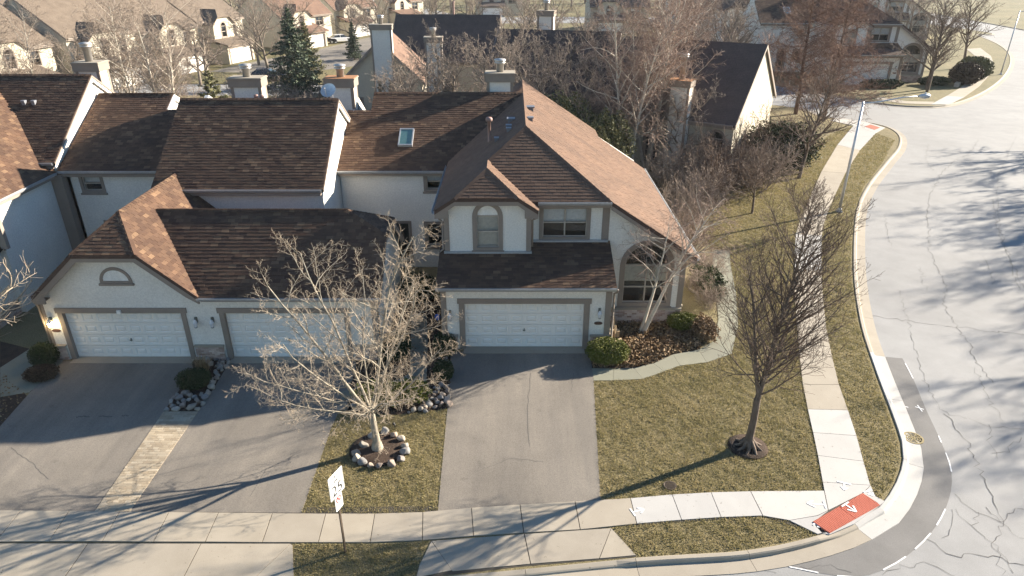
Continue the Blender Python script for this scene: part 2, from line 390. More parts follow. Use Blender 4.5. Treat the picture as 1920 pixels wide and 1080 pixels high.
def stone_mat():
    m, nt, b = nodes('field_stone'); o = N(nt, 'ShaderNodeObjectInfo'); tc = N(nt, 'ShaderNodeTexCoord')
    c = ramp(nt, o.outputs['Random'], [(0.0, (0.25, 0.23, 0.20)), (0.3, (0.36, 0.32, 0.265)), (0.55, (0.30, 0.235, 0.19)), (0.8, (0.19, 0.19, 0.195)), (1.0, (0.39, 0.36, 0.31))])
    n1 = noise(nt, 5, 5, 0.7); n2 = noise(nt, 40, 3, 0.7)
    c = mixc(nt, 1.0, c, ramp(nt, n1, [(0.3, (0.7, 0.7, 0.72)), (0.7, (1.15, 1.12, 1.08))]), 'MULTIPLY')
    nt.links.new(c, b.inputs['Base Color']); b.inputs['Roughness'].default_value = 0.85; bump(nt, b, n2, 0.5, 0.01); return m
M['stone'] = stone_mat()
# ------------------------------------------------------------ building kit
def frame(o, ang=0.0):
    "local wall frame: a along the wall, y inward, b up (ang 0: wall faces -Y)"
    ux, uy = math.cos(ang), math.sin(ang)
    return lambda a, y, b: (o[0] + ux * a - uy * y, o[1] + uy * a + ux * y, o[2] + b)
def rect(a0, b0, a1, b1): return [(a0, b0), (a1, b0), (a1, b1), (a0, b1)]
def arch(a0, b0, a1, b1, k=14, rise=None):
    c, r = (a0 + a1) / 2, (a1 - a0) / 2; h = r if rise is None else rise
    return [(a0, b0), (a1, b0)] + [(c + r * math.cos(math.pi * i / k), b1 + h * math.sin(math.pi * i / k)) for i in range(k + 1)]
def wall(parent, F, outline, holes=(), thick=0.2, mat='stucco', name='wall'):
    mb = MB(); loops = [[Vector((a, b, 0)) for a, b in outline]] + [[Vector((a, b, 0)) for a, b in h] for h in holes]
    flatp = [p for l in loops for p in l]; n = len(flatp)
    fs = []
    for t in tessellate_polygon(loops):
        a, b, c = t
        if (flatp[b] - flatp[a]).cross(flatp[c] - flatp[a]).z < 0: b, c = c, b
        fs.append((a, b, c)); fs.append((a + n, c + n, b + n))
    k = 0
    for li, l in enumerate(loops):
        m = len(l)
        for i in range(m):
            p, q = k + i, k + (i + 1) % m
            fs.append((p, p + n, q + n, q))
        k += m
    mb.add([F(p.x, 0, p.y) for p in flatp] + [F(p.x, thick, p.y) for p in flatp], fs)
    return part(name, mb, M[mat], parent)
def ring(mb, F, outer, inner, y0, y1):
    "frame between two outlines with the same number of points"
    n = len(outer)
    vs = [F(a, y0, b) for a, b in outer] + [F(a, y0, b) for a, b in inner] + [F(a, y1, b) for a, b in outer] + [F(a, y1, b) for a, b in inner]
    fs = []
    for i in range(n):
        j = (i + 1) % n
        fs += [(i, j, n + j, n + i), (2 * n + i, 3 * n + i, 3 * n + j, 2 * n + j), (i, 2 * n + i, 2 * n + j, j), (n + i, n + j, 3 * n + j, 3 * n + i)]
    mb.add(vs, fs)
def window(parent, F, a0, b0, a1, b1, arched=False, trim=0.13, nv=1, hs=(0.5,), blind=0.45, mat='trim', sill=True, fan=False, depth=0.09, grid=None, rise=None, blindmat='blind'):
    "returns the opening; b1 is the spring line of an arched window"
    mk = (lambda e: arch(a0 - e, b0 - e, a1 + e, b1, rise=None if rise is None else rise + e)) if arched else (lambda e: rect(a0 - e, b0 - e, a1 + e, b1 + e))
    mb = MB(); ring(mb, F, mk(trim), mk(-0.012), -0.035, 0.03)
    if sill: mb.box(a0 - trim - 0.05, -0.09, b0 - trim - 0.07, a1 + trim + 0.05, 0.0, b0 - trim + 0.02, F)
    w = part('window', mb, M[mat], parent)
    sb = MB(); ring(sb, F, mk(-0.005), mk(-0.05), depth - 0.03, depth + 0.03)
    cols = [a0 + (a1 - a0) * i / nv for i in range(nv + 1)]; rows = [b0] + [b0 + (b1 - b0) * h for h in hs] + [b1]
    for c in cols[1:-1]: sb.box(c - 0.03, depth - 0.03, b0, c + 0.03, depth + 0.03, b1, F)
    for r in rows[1:-1] + ([b1] if arched else []): sb.box(a0, depth - 0.032, r - 0.03, a1, depth + 0.032, r + 0.03, F)
    if grid:
        gx, gy = grid
        for i in range(1, gx): sb.box(a0 + (a1 - a0) * i / gx - 0.012, depth - 0.012, b0, a0 + (a1 - a0) * i / gx + 0.012, depth + 0.02, b1, F)
        for i in range(1, gy): sb.box(a0, depth - 0.012, b0 + (b1 - b0) * i / gy - 0.012, a1, depth + 0.02, b0 + (b1 - b0) * i / gy + 0.012, F)
    part('sash', sb, M['sash'], w)
    for i in range(nv):
        for j in range(len(rows) - 1):
            pb = MB(); pb.poly([F(cols[i], depth, rows[j]), F(cols[i + 1], depth, rows[j]), F(cols[i + 1], depth, rows[j + 1]), F(cols[i], depth, rows[j + 1])])
            part('pane', pb, M['glass'], w)
    if arched:
        pts = arch(a0, b1, a1, b1, rise=rise)[2:]
        if fan:
            fb = MB(); c = (a0 + a1) / 2; r = (a1 - a0) / 2; n = len(pts)
            fb.prism([F(a, depth - 0.01, b) for a, b in pts], Vector(F(0, 0.05, 0)) - Vector(F(0, 0, 0)))
            h = r if rise is None else rise
            for k in range(1, 13):
                t = math.pi * k / 13
                q0 = (c + 0.12 * r * math.cos(t), b1 + 0.12 * h * math.sin(t)); q1 = (c + 0.93 * r * math.cos(t), b1 + 0.93 * h * math.sin(t))
                fb.tube([F(q0[0], depth - 0.012, q0[1]), F(q1[0], depth - 0.012, q1[1])], [0.006, 0.018], 4)
            part('fan_shade', fb, M['white'], w)
        else:
            pb = MB(); pb.poly([F(a, depth, b) for a, b in pts]); part('pane', pb, M['glass'], w)
    if blind > 0:
        bb = MB(); top = b1; lo = b1 - (b1 - b0) * blind; z = lo
        while z < top - 0.01:
            bb.add([F(a0 + 0.02, depth + 0.09, z), F(a1 - 0.02, depth + 0.09, z), F(a1 - 0.02, depth + 0.115, min(z + 0.056, top)), F(a0 + 0.02, depth + 0.115, min(z + 0.056, top))], [(0, 1, 2, 3)]); z += 0.05
        part('blind', bb, M[blindmat], w)  # real blinds, or pale slats imitating pane reflections, by blindmat
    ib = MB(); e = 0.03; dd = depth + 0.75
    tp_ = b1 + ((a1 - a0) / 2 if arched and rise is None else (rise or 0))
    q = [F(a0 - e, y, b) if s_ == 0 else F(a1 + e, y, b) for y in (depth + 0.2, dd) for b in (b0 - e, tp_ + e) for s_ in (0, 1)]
    ib.add(q, [(4, 5, 7, 6), (0, 1, 5, 4), (2, 6, 7, 3), (0, 4, 6, 2), (1, 3, 7, 5)]); part('interior', ib, M['dark'], w)  # added shallow box, painted dark to stand in for the unlit room
    return mk(-0.0)
def garage_door(parent, F, a0, a1, h=2.13, trim=0.2, head=0.22, depth=0.14):
    mb = MB(); mb.box(a0, depth + 0.03, 0.02, a1, depth + 0.07, h, F)
    d = part('garage_door', mb, M['door'], parent)
    nc = 8; cw = (a1 - a0) / nc; rh = (h - 0.02) / 4
    for r in range(4):
        gb = MB(); z0, z1 = 0.028 + r * rh, 0.012 + (r + 1) * rh; pz = 0.02 + rh * (r + 0.19); pt = pz + rh * 0.62
        gb.box(a0 + 0.01, depth - 0.004, z0, a1 - 0.01, depth + 0.03, pz, F); gb.box(a0 + 0.01, depth - 0.004, pt, a1 - 0.01, depth + 0.03, z1, F)
        xs = [a0 + 0.01] + [a0 + cw * (c_ + k_) for c_ in range(nc) for k_ in (0.11, 0.89)] + [a1 - 0.01]
        for k_ in range(0, len(xs), 2): gb.box(xs[k_], depth - 0.0035, pz, xs[k_ + 1], depth + 0.03, pt, F)
        part('door_section', gb, M['door'], d)
    # one pressed panel, its mesh shared by the whole door
    pw, ph = cw * 0.78, rh * 0.62
    def panel(x, z):
        pb = MB()
        lv = [(0, 0.0), (0.03, 0.022), (0.055, 0.022), (0.10, -0.006)]
        vs = []; fs = []
        for e, y in lv:
            for (a, b) in ((e, e), (pw - e, e), (pw - e, ph - e), (e, ph - e)): vs.append(F(x + a, depth - 0.004 + y, z + b))
        for k in range(3):
            for i in range(4):
                j = (i + 1) % 4; fs.append((k * 4 + i, k * 4 + j, k * 4 + 4 + j, k * 4 + 4 + i))
        fs.append((12, 13, 14, 15)); pb.add(vs, fs); return pb
    org = ORG.get(d.name, (0, 0, 0)); first = None; base = Vector(F(a0 + cw * 0.11, 0, 0.02 + rh * 0.19))
    for r in range(4):
        for c in range(nc):
            off = Vector(F(a0 + cw * (c + 0.11), 0, 0.02 + rh * (r + 0.19))) - base
            if first is None: first = part('door_panel', panel(a0 + cw * 0.11, 0.02 + rh * 0.19), M['door'], d)
            else:
                o = first.copy(); COL.objects.link(o); o.location = off
    hb = MB(); c = (a0 + a1) / 2; hb.box(c - 0.05, depth - 0.05, 0.80, c + 0.05, depth - 0.02, 0.84, F); hb.box(c - 0.01, depth - 0.03, 0.76, c + 0.02, depth, 0.9, F)
    part('handle', hb, M['lantern'], d)
    tb = MB()
    tb.box(a0 - trim, -0.04, 0.0, a0 + 0.02, depth + 0.02, h + 0.003, F); tb.box(a1 - 0.02, -0.04, 0.0, a1 + trim, depth + 0.02, h + 0.003, F)
    tb.box(a0 - trim - 0.06, -0.055, h, a1 + trim + 0.06, depth + 0.02, h + head, F)
    pieces('door_frame', tb, M['trim'], parent)
    return rect(a0, 0.0, a1, h)
def brick_base(parent, F, a0, a1, h=0.62, cap=True):
    mb = MB(); mb.box(a0 + 0.005, -0.07, 0.0, a1 - 0.005, 0.0, h, F); part('brick_backing', mb, M['mortar'], parent)
    bb = MB(); r = 0; z = 0.005
    while z < h - 0.05:
        a = a0 - (0.105 if r % 2 else 0)
        while a < a1:
            x0, x1 = max(a, a0), min(a + 0.2, a1)
            if x1 - x0 > 0.03:
                e = random.uniform(0, 0.008)
                bb.add([F(x0, -0.085 - e, z), F(x1, -0.085 - e, z), F(x1, -0.085 - e, z + 0.064), F(x0, -0.085 - e, z + 0.064),
                        F(x0, -0.06, z), F(x1, -0.06, z), F(x1, -0.06, z + 0.064), F(x0, -0.06, z + 0.064)],
                       [(0, 1, 2, 3), (0, 4, 5, 1), (1, 5, 6, 2), (2, 6, 7, 3), (3, 7, 4, 0)])
            a += 0.21
        z += 0.074; r += 1
    part('brick', bb, M['brick'], parent, kind='stuff')
    if cap:
        cb = MB(); cb.box(a0 - 0.02, -0.13, h, a1 + 0.02, 0.0, h + 0.07, F); part('brick_ledge', cb, M['concrete'], parent)

SHW, SHE = 0.30, 0.165
_tab = None
def tab_mesh(mat):
    m = bpy.data.meshes.new('shingle_tab')
    w, e = SHW - 0.012, SHE + 0.02
    m.from_pydata([(0, 0, 0.017), (w, 0, 0.017), (w, e, 0.004), (0, e, 0.004), (0, 0, 0.0), (w, 0, 0.0)], [], [(0, 1, 2, 3), (4, 5, 1, 0), (4, 0, 3), (5, 2, 1)])
    m.update(); m.materials.append(mat); return m
TABS = {}
def roof(parent, planes, mat='shingle', keep=0, caps=(), name='roof', thick=0.16, mats=None):
    """planes: 3-D polygons; builds the deck slabs, shingle courses on every plane and ridge caps.
    keep: how many of the nearest whole shingles become parts of their own"""
    org = ORG.get(parent.name, (0, 0, 0)); dk = MB()
    for P in planes: dk.prism(P, (0, 0, -thick))
    rp = part(name, dk, M['deck'], parent)
    V, Fq, Ft = [], [], []; cands = []; tabs = []
    for pi, P in enumerate(planes):
        P = [Vector(p) for p in P]; nrm = Vector((0, 0, 0))
        for i in range(len(P)): nrm += P[i].cross(P[(i + 1) % len(P)])
        nrm.normalize()
        if nrm.z < 0: nrm = -nrm
        up = Vector((0, 0, 1)) - nrm * nrm.z; up.normalize(); u = up.cross(nrm).normalized()
        o = min(P, key=lambda p: p.z); q = [((p - o).dot(u), (p - o).dot(up)) for p in P]
        w0, w1 = min(b for a, b in q), max(b for a, b in q)
        r = 0; w = w0 - 0.02
        while w < w1 - 0.03:
            wm = w + SHE * 0.5; xs = []
            for i in range(len(q)):
                (a0, b0), (a1, b1) = q[i], q[(i + 1) % len(q)]
                if (b0 > wm) != (b1 > wm): xs.append(a0 + (a1 - a0) * (wm - b0) / (b1 - b0))
            xs.sort()
            for k in range(0, len(xs) - 1, 2):
                lo, hi = xs[k], xs[k + 1]
                a = math.floor(lo / SHW) * SHW - (SHW * 0.5 if r % 2 else 0) + (SHW * 0.17 if r % 3 == 1 else 0)
                while a < hi:
                    x0, x1 = max(a, lo), min(a + SHW - 0.012, hi)
                    if x1 - x0 > 0.04: tabs.append((o, u, up, nrm, x0, x1, w, x0 == a and x1 == a + SHW - 0.012, pi))
                    a += SHW
            w += SHE; r += 1
    if keep:
        full = [(i, t) for i, t in enumerate(tabs) if t[7]]
        def size(t):
            c = t[0] + t[1] * t[4] + t[2] * t[6]; d = Vector((0, 0, CAM_H)) - c
            return t[3].dot(d) / d.length ** 3
        full.sort(key=lambda it: -size(it[1])); sel = set(i for i, t in full[:keep])
    else: sel = set()
    if mat not in TABS: TABS[mat] = tab_mesh(M[mat])
    so = Vector(org); ml = [] 
    for i, (o, u, up, n, x0, x1, w, whole, pi) in enumerate(tabs):
        p = o + u * x0 + up * w + n * (0.004 + random.uniform(0, 0.007))
        if i in sel:
            ob = bpy.data.objects.new('shingle', TABS[mat]); COL.objects.link(ob); ob.parent = rp
            mt = Matrix((u, up, n)).transposed().to_4x4(); mt.translation = p - so; ob.matrix_local = mt
        else:
            wd = x1 - x0; e = SHE + 0.02; b = len(V)
            for (x, y, z) in ((0, 0, .017), (wd, 0, .017), (wd, e, .004), (0, e, .004), (0, 0, 0), (wd, 0, 0)):
                c = p + u * x + up * y + n * z - so; V.append((c.x, c.y, c.z))
            Fq += [(b, b + 1, b + 2, b + 3), (b + 4, b + 5, b + 1, b), (b + 4, b, b + 3), (b + 5, b + 2, b + 1)]
    me = bpy.data.meshes.new('shingles'); me.from_pydata(V, [], Fq); me.update()
    s = link('shingle_courses', me, M[mat], rp); s['kind'] = 'stuff'; ORG[s.name] = org
    if caps:
        cb = MB()
        for p, q in caps:
            p, q = Vector(p), Vector(q); L = (q - p).length; d = (q - p) / L; sd = d.cross(Vector((0, 0, 1))).normalized(); n = int(L / 0.2) + 1
            for k in range(n):
                c = p + d * (L * k / n); e = p + d * (L * (k + 1) / n + 0.03); dz = Vector((0, 0, 1)); dr = 0.085
                h0, h1 = 0.055, 0.04
                cb.add([c + dz * h0, c + sd * 0.14 + dz * (h0 - dr), c - sd * 0.14 + dz * (h0 - dr), e + dz * h1, e + sd * 0.14 + dz * (h1 - dr), e - sd * 0.14 + dz * (h1 - dr)],
                       [(0, 1, 4, 3), (2, 0, 3, 5), (0, 2, 1)])
        c = part('ridge_cap', cb, M[mat], rp, kind='stuff')
    return rp
def gutter(parent, pts, w=0.12, name='gutter', mat='gutter'):
    mb = MB()
    for p, q in zip(pts[:-1], pts[1:]):
        p, q = Vector(p), Vector(q); d = (q - p).normalized(); s = Vector((d.y, -d.x, 0)).normalized()
        prof = [(0, 0.0), (0, -0.12), (0.07, -0.12), (0.12, -0.03), (0.12, 0.01), (0.105, 0.01), (0.105, -0.03), (0.06, -0.10), (0.015, -0.10), (0.015, 0.0)]
        n = len(prof); vs = [p + s * a + Vector((0, 0, b)) for a, b in prof] + [q + s * a + Vector((0, 0, b)) for a, b in prof]
        mb.add(vs, [(i, (i + 1) % n, n + (i + 1) % n, n + i) for i in range(n)] + [tuple(range(n)), tuple(reversed(range(n, 2 * n)))])
    return part(name, mb, M[mat], parent)
def downspout(parent, pts):
    mb = MB(); mb.tube(pts, 0.045, 6); return part('downspout', mb, M['trim'], parent, True)
def barge(parent, pts, off, depth=0.24, name='barge_board', mat='trim'):
    "board along a 3-D polyline of the roof edge; off: its thickness vector"
    mb = MB(); P = [Vector(p) for p in pts]; off = Vector(off)
    for p, q in zip(P[:-1], P[1:]):
        dz = Vector((0, 0, -depth))
        mb.prism([p, q, q + dz, p + dz], off)
    return part(name, mb, M[mat], parent)
def chimney(parent, x0, x1, y0, y1, z0, z1, flue=0.95, mat='stucco', capmat='concrete', big=False):
    mb = MB(); mb.box(x0, y0, z0, x1, y1, z1 - 0.45)
    for a in (x0, x1):
        pass
    c = part('chimney', mb, M[mat], parent)
    t = MB(); w = 0.05
    for (a, b) in ((x0 - 0.02, x0 + 0.14), (x1 - 0.14, x1 + 0.02)): t.box(a, y0 - 0.025, z0, b, y0 + 0.1, z1 - 0.451)
    t.box(x1 - 0.1, y1 - 0.14, z0, x1 + 0.022, y1 + 0.02, z1 - 0.451)
    t.box(x0 - 0.09, y0 - 0.09, z1 - 0.45, x1 + 0.09, y1 + 0.09, z1 - 0.06); t.box(x0 - 0.13, y0 - 0.13, z1 - 0.06, x1 + 0.13, y1 + 0.13, z1)
    part('chimney_crown', t, M['trim'], c)
    cap = MB(); cap.box(x0 - 0.1, y0 - 0.1, z1, x1 + 0.1, y1 + 0.1, z1 + 0.025); part('chimney_cap', cap, M[capmat], c)
    f = MB(); cx, cy = (x0 + x1) / 2, (y0 + y1) / 2; r = 0.13 if big else 0.2
    f.lathe([(r, 0), (r, flue - 0.28), (r + 0.02, flue - 0.28), (r + 0.02, flue - 0.2), (r + 0.09, flue - 0.2), (r + 0.09, flue - 0.14), (r + 0.02, flue - 0.13), (r + 0.02, flue - 0.09), (r + 0.11, flue - 0.08), (r + 0.11, flue), (0.02, flue + 0.05)], (cx, cy, z1 + 0.02), 16)
    part('flue', f, M['silver'], c, True)
    return c
def lantern(parent, F, a, b, lit=False):
    mb = MB()
    mb.tube([F(a, 0, b + 0.1), F(a, -0.12, b + 0.22), F(a, -0.16, b + 0.12)], 0.018, 6)
    mb.box(a - 0.05, -0.03, b - 0.05, a + 0.05, 0.0, b + 0.2, F); l = part('wall_lantern', mb, M['lantern'], parent)
    c = Vector(F(a, -0.16, b)); h = MB(); h.lathe([(0.03, 0.15), (0.05, 0.12), (0.085, 0.03), (0.1, 0.02)][::-1], c, 8); part('lantern_hood', h, M['lantern_glass'], l)
    g = MB(); g.lathe([(0.055, -0.17), (0.085, 0.02)], c, 8); part('lantern_glass', g, M['lit' if lit else 'lantern_glass'], l)
    f = MB(); f.lathe([(0.03, -0.22), (0.065, -0.19), (0.065, -0.17)], c, 8); part('lantern_foot', f, M['lantern'], l)
    return l
def plaque(parent, F, a, b, text=None):
    mb = MB(); pts = [(a + 0.17 * math.copysign(abs(math.cos(t)) ** 0.7, math.cos(t)), b + 0.07 * math.sin(t)) for t in [2 * math.pi * i / 20 for i in range(20)]]
    mb.prism([F(x, -0.025, z) for x, z in pts], Vector(F(0, 0.03, 0)) - Vector(F(0, 0, 0)))
    p = part('house_number_plaque', mb, M['plaque'], parent)
    return p

# ------------------------------------------------------------ the corner townhouse with the near garage
def main_house():
    O = (0.6, 26.0, 0.0)
    h = thing('townhouse', 'corner townhouse with single wide white garage door and large arched window', 'house', O)
    S = 0.66
    # front garage wall
    F = frame((-2.85, 24.45, 0))
    hole = garage_door(h, F, 0.9, 5.8)
    wall(h, F, rect(0, 0, 6.85, 3.02), [hole])
    brick_base(h, F, 0.0, 0.62); brick_base(h, F, 6.08, 6.85)
    lantern(h, F, 0.33, 1.62); lantern(h, F, 6.4, 1.72); plaque(h, F, 6.38, 1.22)
    tb = MB(); tb.box(-0.02, -0.03, 0.69, 0.2, 0.05, 2.7, F); tb.box(6.62, -0.031, 0.69, 6.872, 0.05, 2.7, F); tb.box(-0.02, -0.04, 2.7, 6.872, 0.05, 2.98, F); pieces('corner_trim', tb, M['trim'], h)
    sl = MB(); sl.box(-2.0, 24.05, -0.05, 3.0, 24.6, 0.02); pieces('door_sill', sl, M['concrete'], h)
    F = frame((4.0, 24.45, 0), R(90)); wall(h, F, [(0, 0), (2.4, 0), (2.4, 3.9), (0, 3.05)])
    brick_base(h, F, 0.0, 2.2)
    F = frame((-2.85, 26.9, 0), R(-90)); wall(h, F, [(0, 0), (2.45, 0), (2.45, 3.05), (0, 3.9)])
    # bay with the arched upper window
    F = frame((-2.75, 26.0, 0))
    hw = window(h, F, 1.30, 3.93, 2.22, 5.28, arched=True, trim=0.16, hs=(0.5,), blind=0.98, blindmat='pale_reflection', fan=True, rise=0.47)  # pale slats put the reflections of the panes into colour
    wall(h, F, [(0, 3.5), (3.52, 3.5), (3.52, 5.55), (2.9, 6.03), (0.62, 6.03), (0, 5.55)], [hw])
    tb = MB(); tb.box(-0.02, -0.03, 3.7, 0.19, 0.06, 5.35, F); tb.box(3.33, -0.031, 3.7, 3.54, 0.06, 5.35, F); pieces('corner_trim', tb, M['trim'], h)
    fl = MB(); fl.box(-0.05, -0.12, 3.68, 3.57, 0.02, 3.76, F); pieces('flashing', fl, M['gutter'], h)
    # jerkinhead face board with dropped ends
    jb = MB(); Y = 25.72
    outer = [(-3.1, 5.55), (-3.1, 5.28), (-2.55, 5.28), (-2.55, 5.62), (-2.28, 5.82), (0.24, 5.82), (0.51, 5.62), (0.51, 5.28), (1.05, 5.28), (1.05, 5.55), (0.24, 6.09), (-2.28, 6.09)]
    jb.prism([(x, Y, z) for x, z in outer], (0, 0.07, 0)); part('gable_board', jb, M['trim'], h)
    # soffit under the bay eaves
    sf = MB(); sf.box(-3.05, 25.78, 5.40, -2.76, 32.3, 5.44); pieces('soffit', sf, M['trim'], h)
    F = frame((0.77, 26.0, 0), R(90)); wall(h, F, rect(0.201, 3.5, 0.9, 5.6), thick=0.15)
    F = frame((-2.75, 32.7, 0), R(-90)); wall(h, F, rect(0, 0, 6.49, 5.5))
    # upper wall with the twin window
    F = frame((0.771, 26.7, 0))
    hw = window(h, F, 0.50, 4.10, 2.36, 5.38, trim=0.14, nv=2, hs=(0.5,), blind=0.5)
    wall(h, F, rect(0, 3.6, 3.28, 5.72), [hw])
    tb = MB(); tb.box(2.98, -0.03, 3.95, 3.28, 0.03, 5.72, F); tb.box(0.0, -0.03, 5.53, 2.978, 0.03, 5.72, F); pieces('corner_trim', tb, M['trim'], h)
    fl = MB(); fl.box(0.0, -0.14, 3.92, 3.26, 0.0, 3.99, F); pieces('flashing', fl, M['gutter'], h)
    # gable wall with the tall arched window
    F = frame((4.05, 26.7, 0))
    hw = window(h, F, 0.78, 1.0, 2.72, 2.78, arched=True, trim=0.2, nv=2, hs=(0.42,), blind=0.45, blindmat='pale_reflection')  # pale upper slats stand in for reflections on the glass
    wall(h, F, [(0, 0), (3.4, 0), (3.4, 3.5), (0, 5.68)], [hw])
    brick_base(h, F, 0.0, 3.4, 0.7)
    tb = MB(); tb.box(3.18, -0.03, 0.77, 3.42, 0.03, 3.3, F); pieces('corner_trim', tb, M['trim'], h)
    F = frame((7.45, 26.7, 0), R(90)); wall(h, F, rect(0.2, 0, 12.0, 3.4))
    brick_base(h, F, 0.2, 12.0, 0.7)
    F = frame((7.45, 41.0, 0), R(180)); wall(h, F, [(0, 0), (10.2, 0), (10.2, 5.6), (6.85, 7.85), (0, 3.4)])
    # roofs
    def zr(x): return 8.05 - S * (x - 0.6)
    pk, far, rr, ap = (0.6, 29.71, 8.05), (0.6, 41.6, 8.05), (-1.02, 28.09, 6.98), (-1.02, 26.96, 6.98)
    jl, jr, vv, hc = (-2.28, 25.7, 6.15), (0.24, 25.7, 6.15), (0.77, 26.3, 5.80), (4.01, 26.3, 5.80)
    right = [pk, hc, (7.8, 26.3, zr(7.8)), (7.8, 39.6, zr(7.8)), (5.05, 39.9, zr(5.05)), (5.05, 41.6, zr(5.05)), far]
    front = [pk, rr, vv, hc]
    left = [far, (0.6, 37.5, 8.05), pk, rr, ap, jl, (-3.1, 25.7, 5.61), (-3.1, 32.93, 5.61)]
    left2 = [far, (0.6, 37.5, 8.05), (-3.1, 37.5, 5.61), (-3.1, 41.6, 5.61)]
    left = [(0.6, 37.5, 8.05), pk, rr, ap, jl, (-3.1, 25.7, 5.61), (-3.1, 32.93, 5.61)]
    jerk = [ap, jl, jr]
    bayr = [ap, rr, vv, (1.05, 26.3, 5.61), (1.05, 25.7, 5.61), jr]
    gar = [(-3.0, 24.0, 3.05), (4.12, 24.0, 3.05), (4.12, 26.72, 3.05 + 0.33 * 2.72), (-3.0, 26.72, 3.05 + 0.33 * 2.72)]
    back = [(-8.6, 32.35, 5.3), (-3.1, 32.35, 5.3), (-3.1, 32.93, 5.61), (0.6, 37.5, 8.05), (-7.4, 37.5, 8.05), (-7.4, 36.2, 7.355), (-8.6, 36.2, 7.355)]
    back2 = [(-7.4, 37.5, 8.05), (0.6, 37.5, 8.05), (-3.1, 42.0, 5.6), (-7.4, 42.0, 5.6)]
    roof(h, [gar], keep=230)
    rp = roof(h, [front, jerk, bayr, right], mat='shingle_red', keep=70,
              caps=[(pk, hc), (pk, rr), (rr, ap), (ap, jl), (ap, jr), (far, pk)])
    roof(h, [left, left2], mat='shingle_red')
    roof(h, [back, back2], caps=[((-7.4, 37.5, 8.05), (0.6, 37.5, 8.05))])
    barge(h, [(4.05, 26.31, zr(4.05) - 0.08), (7.8, 26.31, zr(7.8) - 0.08)], (0, 0.08, 0), 0.26)
    barge(h, [(5.05, 41.59, zr(5.05) - 0.05), (0.6, 41.59, 8.0)], (0, -0.08, 0), 0.24)
    gutter(h, [(-3.0, 24.0, 3.04), (4.12, 24.0, 3.04)]); gutter(h, [(1.06, 26.3, 5.78), (4.05, 26.3, 5.78)])
    gutter(h, [(-3.1, 32.3, 5.58), (-3.1, 25.7, 5.58)]); gutter(h, [(7.8, 26.3, zr(7.8)), (7.8, 39.6, zr(7.8))], name='gutter', mat='white')
    gutter(h, [(-8.55, 32.35, 5.29), (-3.25, 32.35, 5.29)])
    tb = MB(); tb.box(-2.98, 24.03, 2.86, 4.1, 24.1, 3.0); tb.box(1.06, 26.33, 5.52, 4.03, 26.4, 5.72); pieces('fascia', tb, M['trim'], h)
    tb = MB(); tb.box(-2.98, 24.1, 2.86, 4.1, 24.45, 2.9); tb.box(0.99, 26.4, 5.52, 4.03, 26.69, 5.56); pieces('soffit', tb, M['trim'], h)
    downspout(h, [(4.16, 24.0, 2.95), (4.16, 24.1, 2.8), (4.1, 24.42, 2.6), (4.1, 24.42, 0.25), (4.1, 24.2, 0.1)])
    downspout(h, [(1.02, 25.75, 5.4), (1.0, 25.9, 5.25), (0.83, 26.05, 5.1), (0.83, 26.05, 3.95)])
    downspout(h, [(-3.1, 25.8, 5.45), (-2.95, 25.95, 5.2), (-2.83, 26.0, 5.05), (-2.83, 26.0, 3.85), (-3.0, 25.9, 3.75)])
    # rear wall of the link with its windows
    F = frame((-8.5, 32.7, 0))
    h1 = window(h, F, 4.25, 4.25, 5.0, 5.05, trim=0.14, blind=0.5)
    h2 = window(h, F, 4.15, 1.25, 5.0, 2.4, trim=0.14, hs=(0.4,), blind=0.0)
    h3 = window(h, F, 2.45, 0.35, 3.25, 2.45, trim=0.12, hs=(), blind=0.0, sill=False)
    wall(h, F, rect(0, 0, 5.75, 5.3), [h1, h2, h3])
    tb = MB(); tb.box(-8.5, 32.4, 5.0, -3.0, 32.46, 5.2); pieces('fascia', tb, M['trim'], h)
    F = frame((-8.5, 41.5, 0), R(-90)); wall(h, F, [(0, 0), (8.6, 0), (8.6, 5.3), (4.0, 7.9), (0, 5.4)])
    F = frame((-2.75, 41.5, 0), R(180)); wall(h, F, rect(0, 0, 5.7, 5.5))
    # roof furniture
    sk = MB(); pn = Vector((0, -0.471, 0.882)); c = Vector((-5.35, 34.35, 5.3 + 0.534 * 2.0)); u = Vector((1, 0, 0)); up = Vector((0, 0.882, 0.471))
    def Q(a, b, d): return c + u * a + up * b + pn * d
    for (a0, b0, a1, b1) in ((-0.36, -0.62, -0.3, 0.62), (0.3, -0.62, 0.36, 0.62), (-0.3, -0.62, 0.3, -0.55), (-0.3, 0.55, 0.3, 0.62)):
        sk.add([Q(a, b, d) for d in (-0.05, 0.16) for a, b in ((a0, b0), (a1, b0), (a1, b1), (a0, b1))], [(0, 1, 2, 3), (4, 5, 6, 7), (0, 1, 5, 4), (1, 2, 6, 5), (2, 3, 7, 6), (3, 0, 4, 7)])
    s = part('skylight', sk, M['gutter'], h)
    g = MB(); g.poly([Q(-0.3, -0.55, 0.13), Q(0.3, -0.55, 0.13), Q(0.3, 0.55, 0.13), Q(-0.3, 0.55, 0.13)]); part('pane', g, M['skyglass'], s)
    for (x, y, hh) in ((-1.05, 31.4, 1.15),):
        p = MB(); z = zr(0.6) - S * (0.6 - x) - 0.2; p.lathe([(0.11, 0), (0.11, 0.12), (0.075, 0.16), (0.075, hh), (0.15, hh), (0.16, hh + 0.1), (0.12, hh + 0.17), (0.02, hh + 0.19)], (x, y, z), 12); part('vent_pipe', p, M['pipe'], h, True)
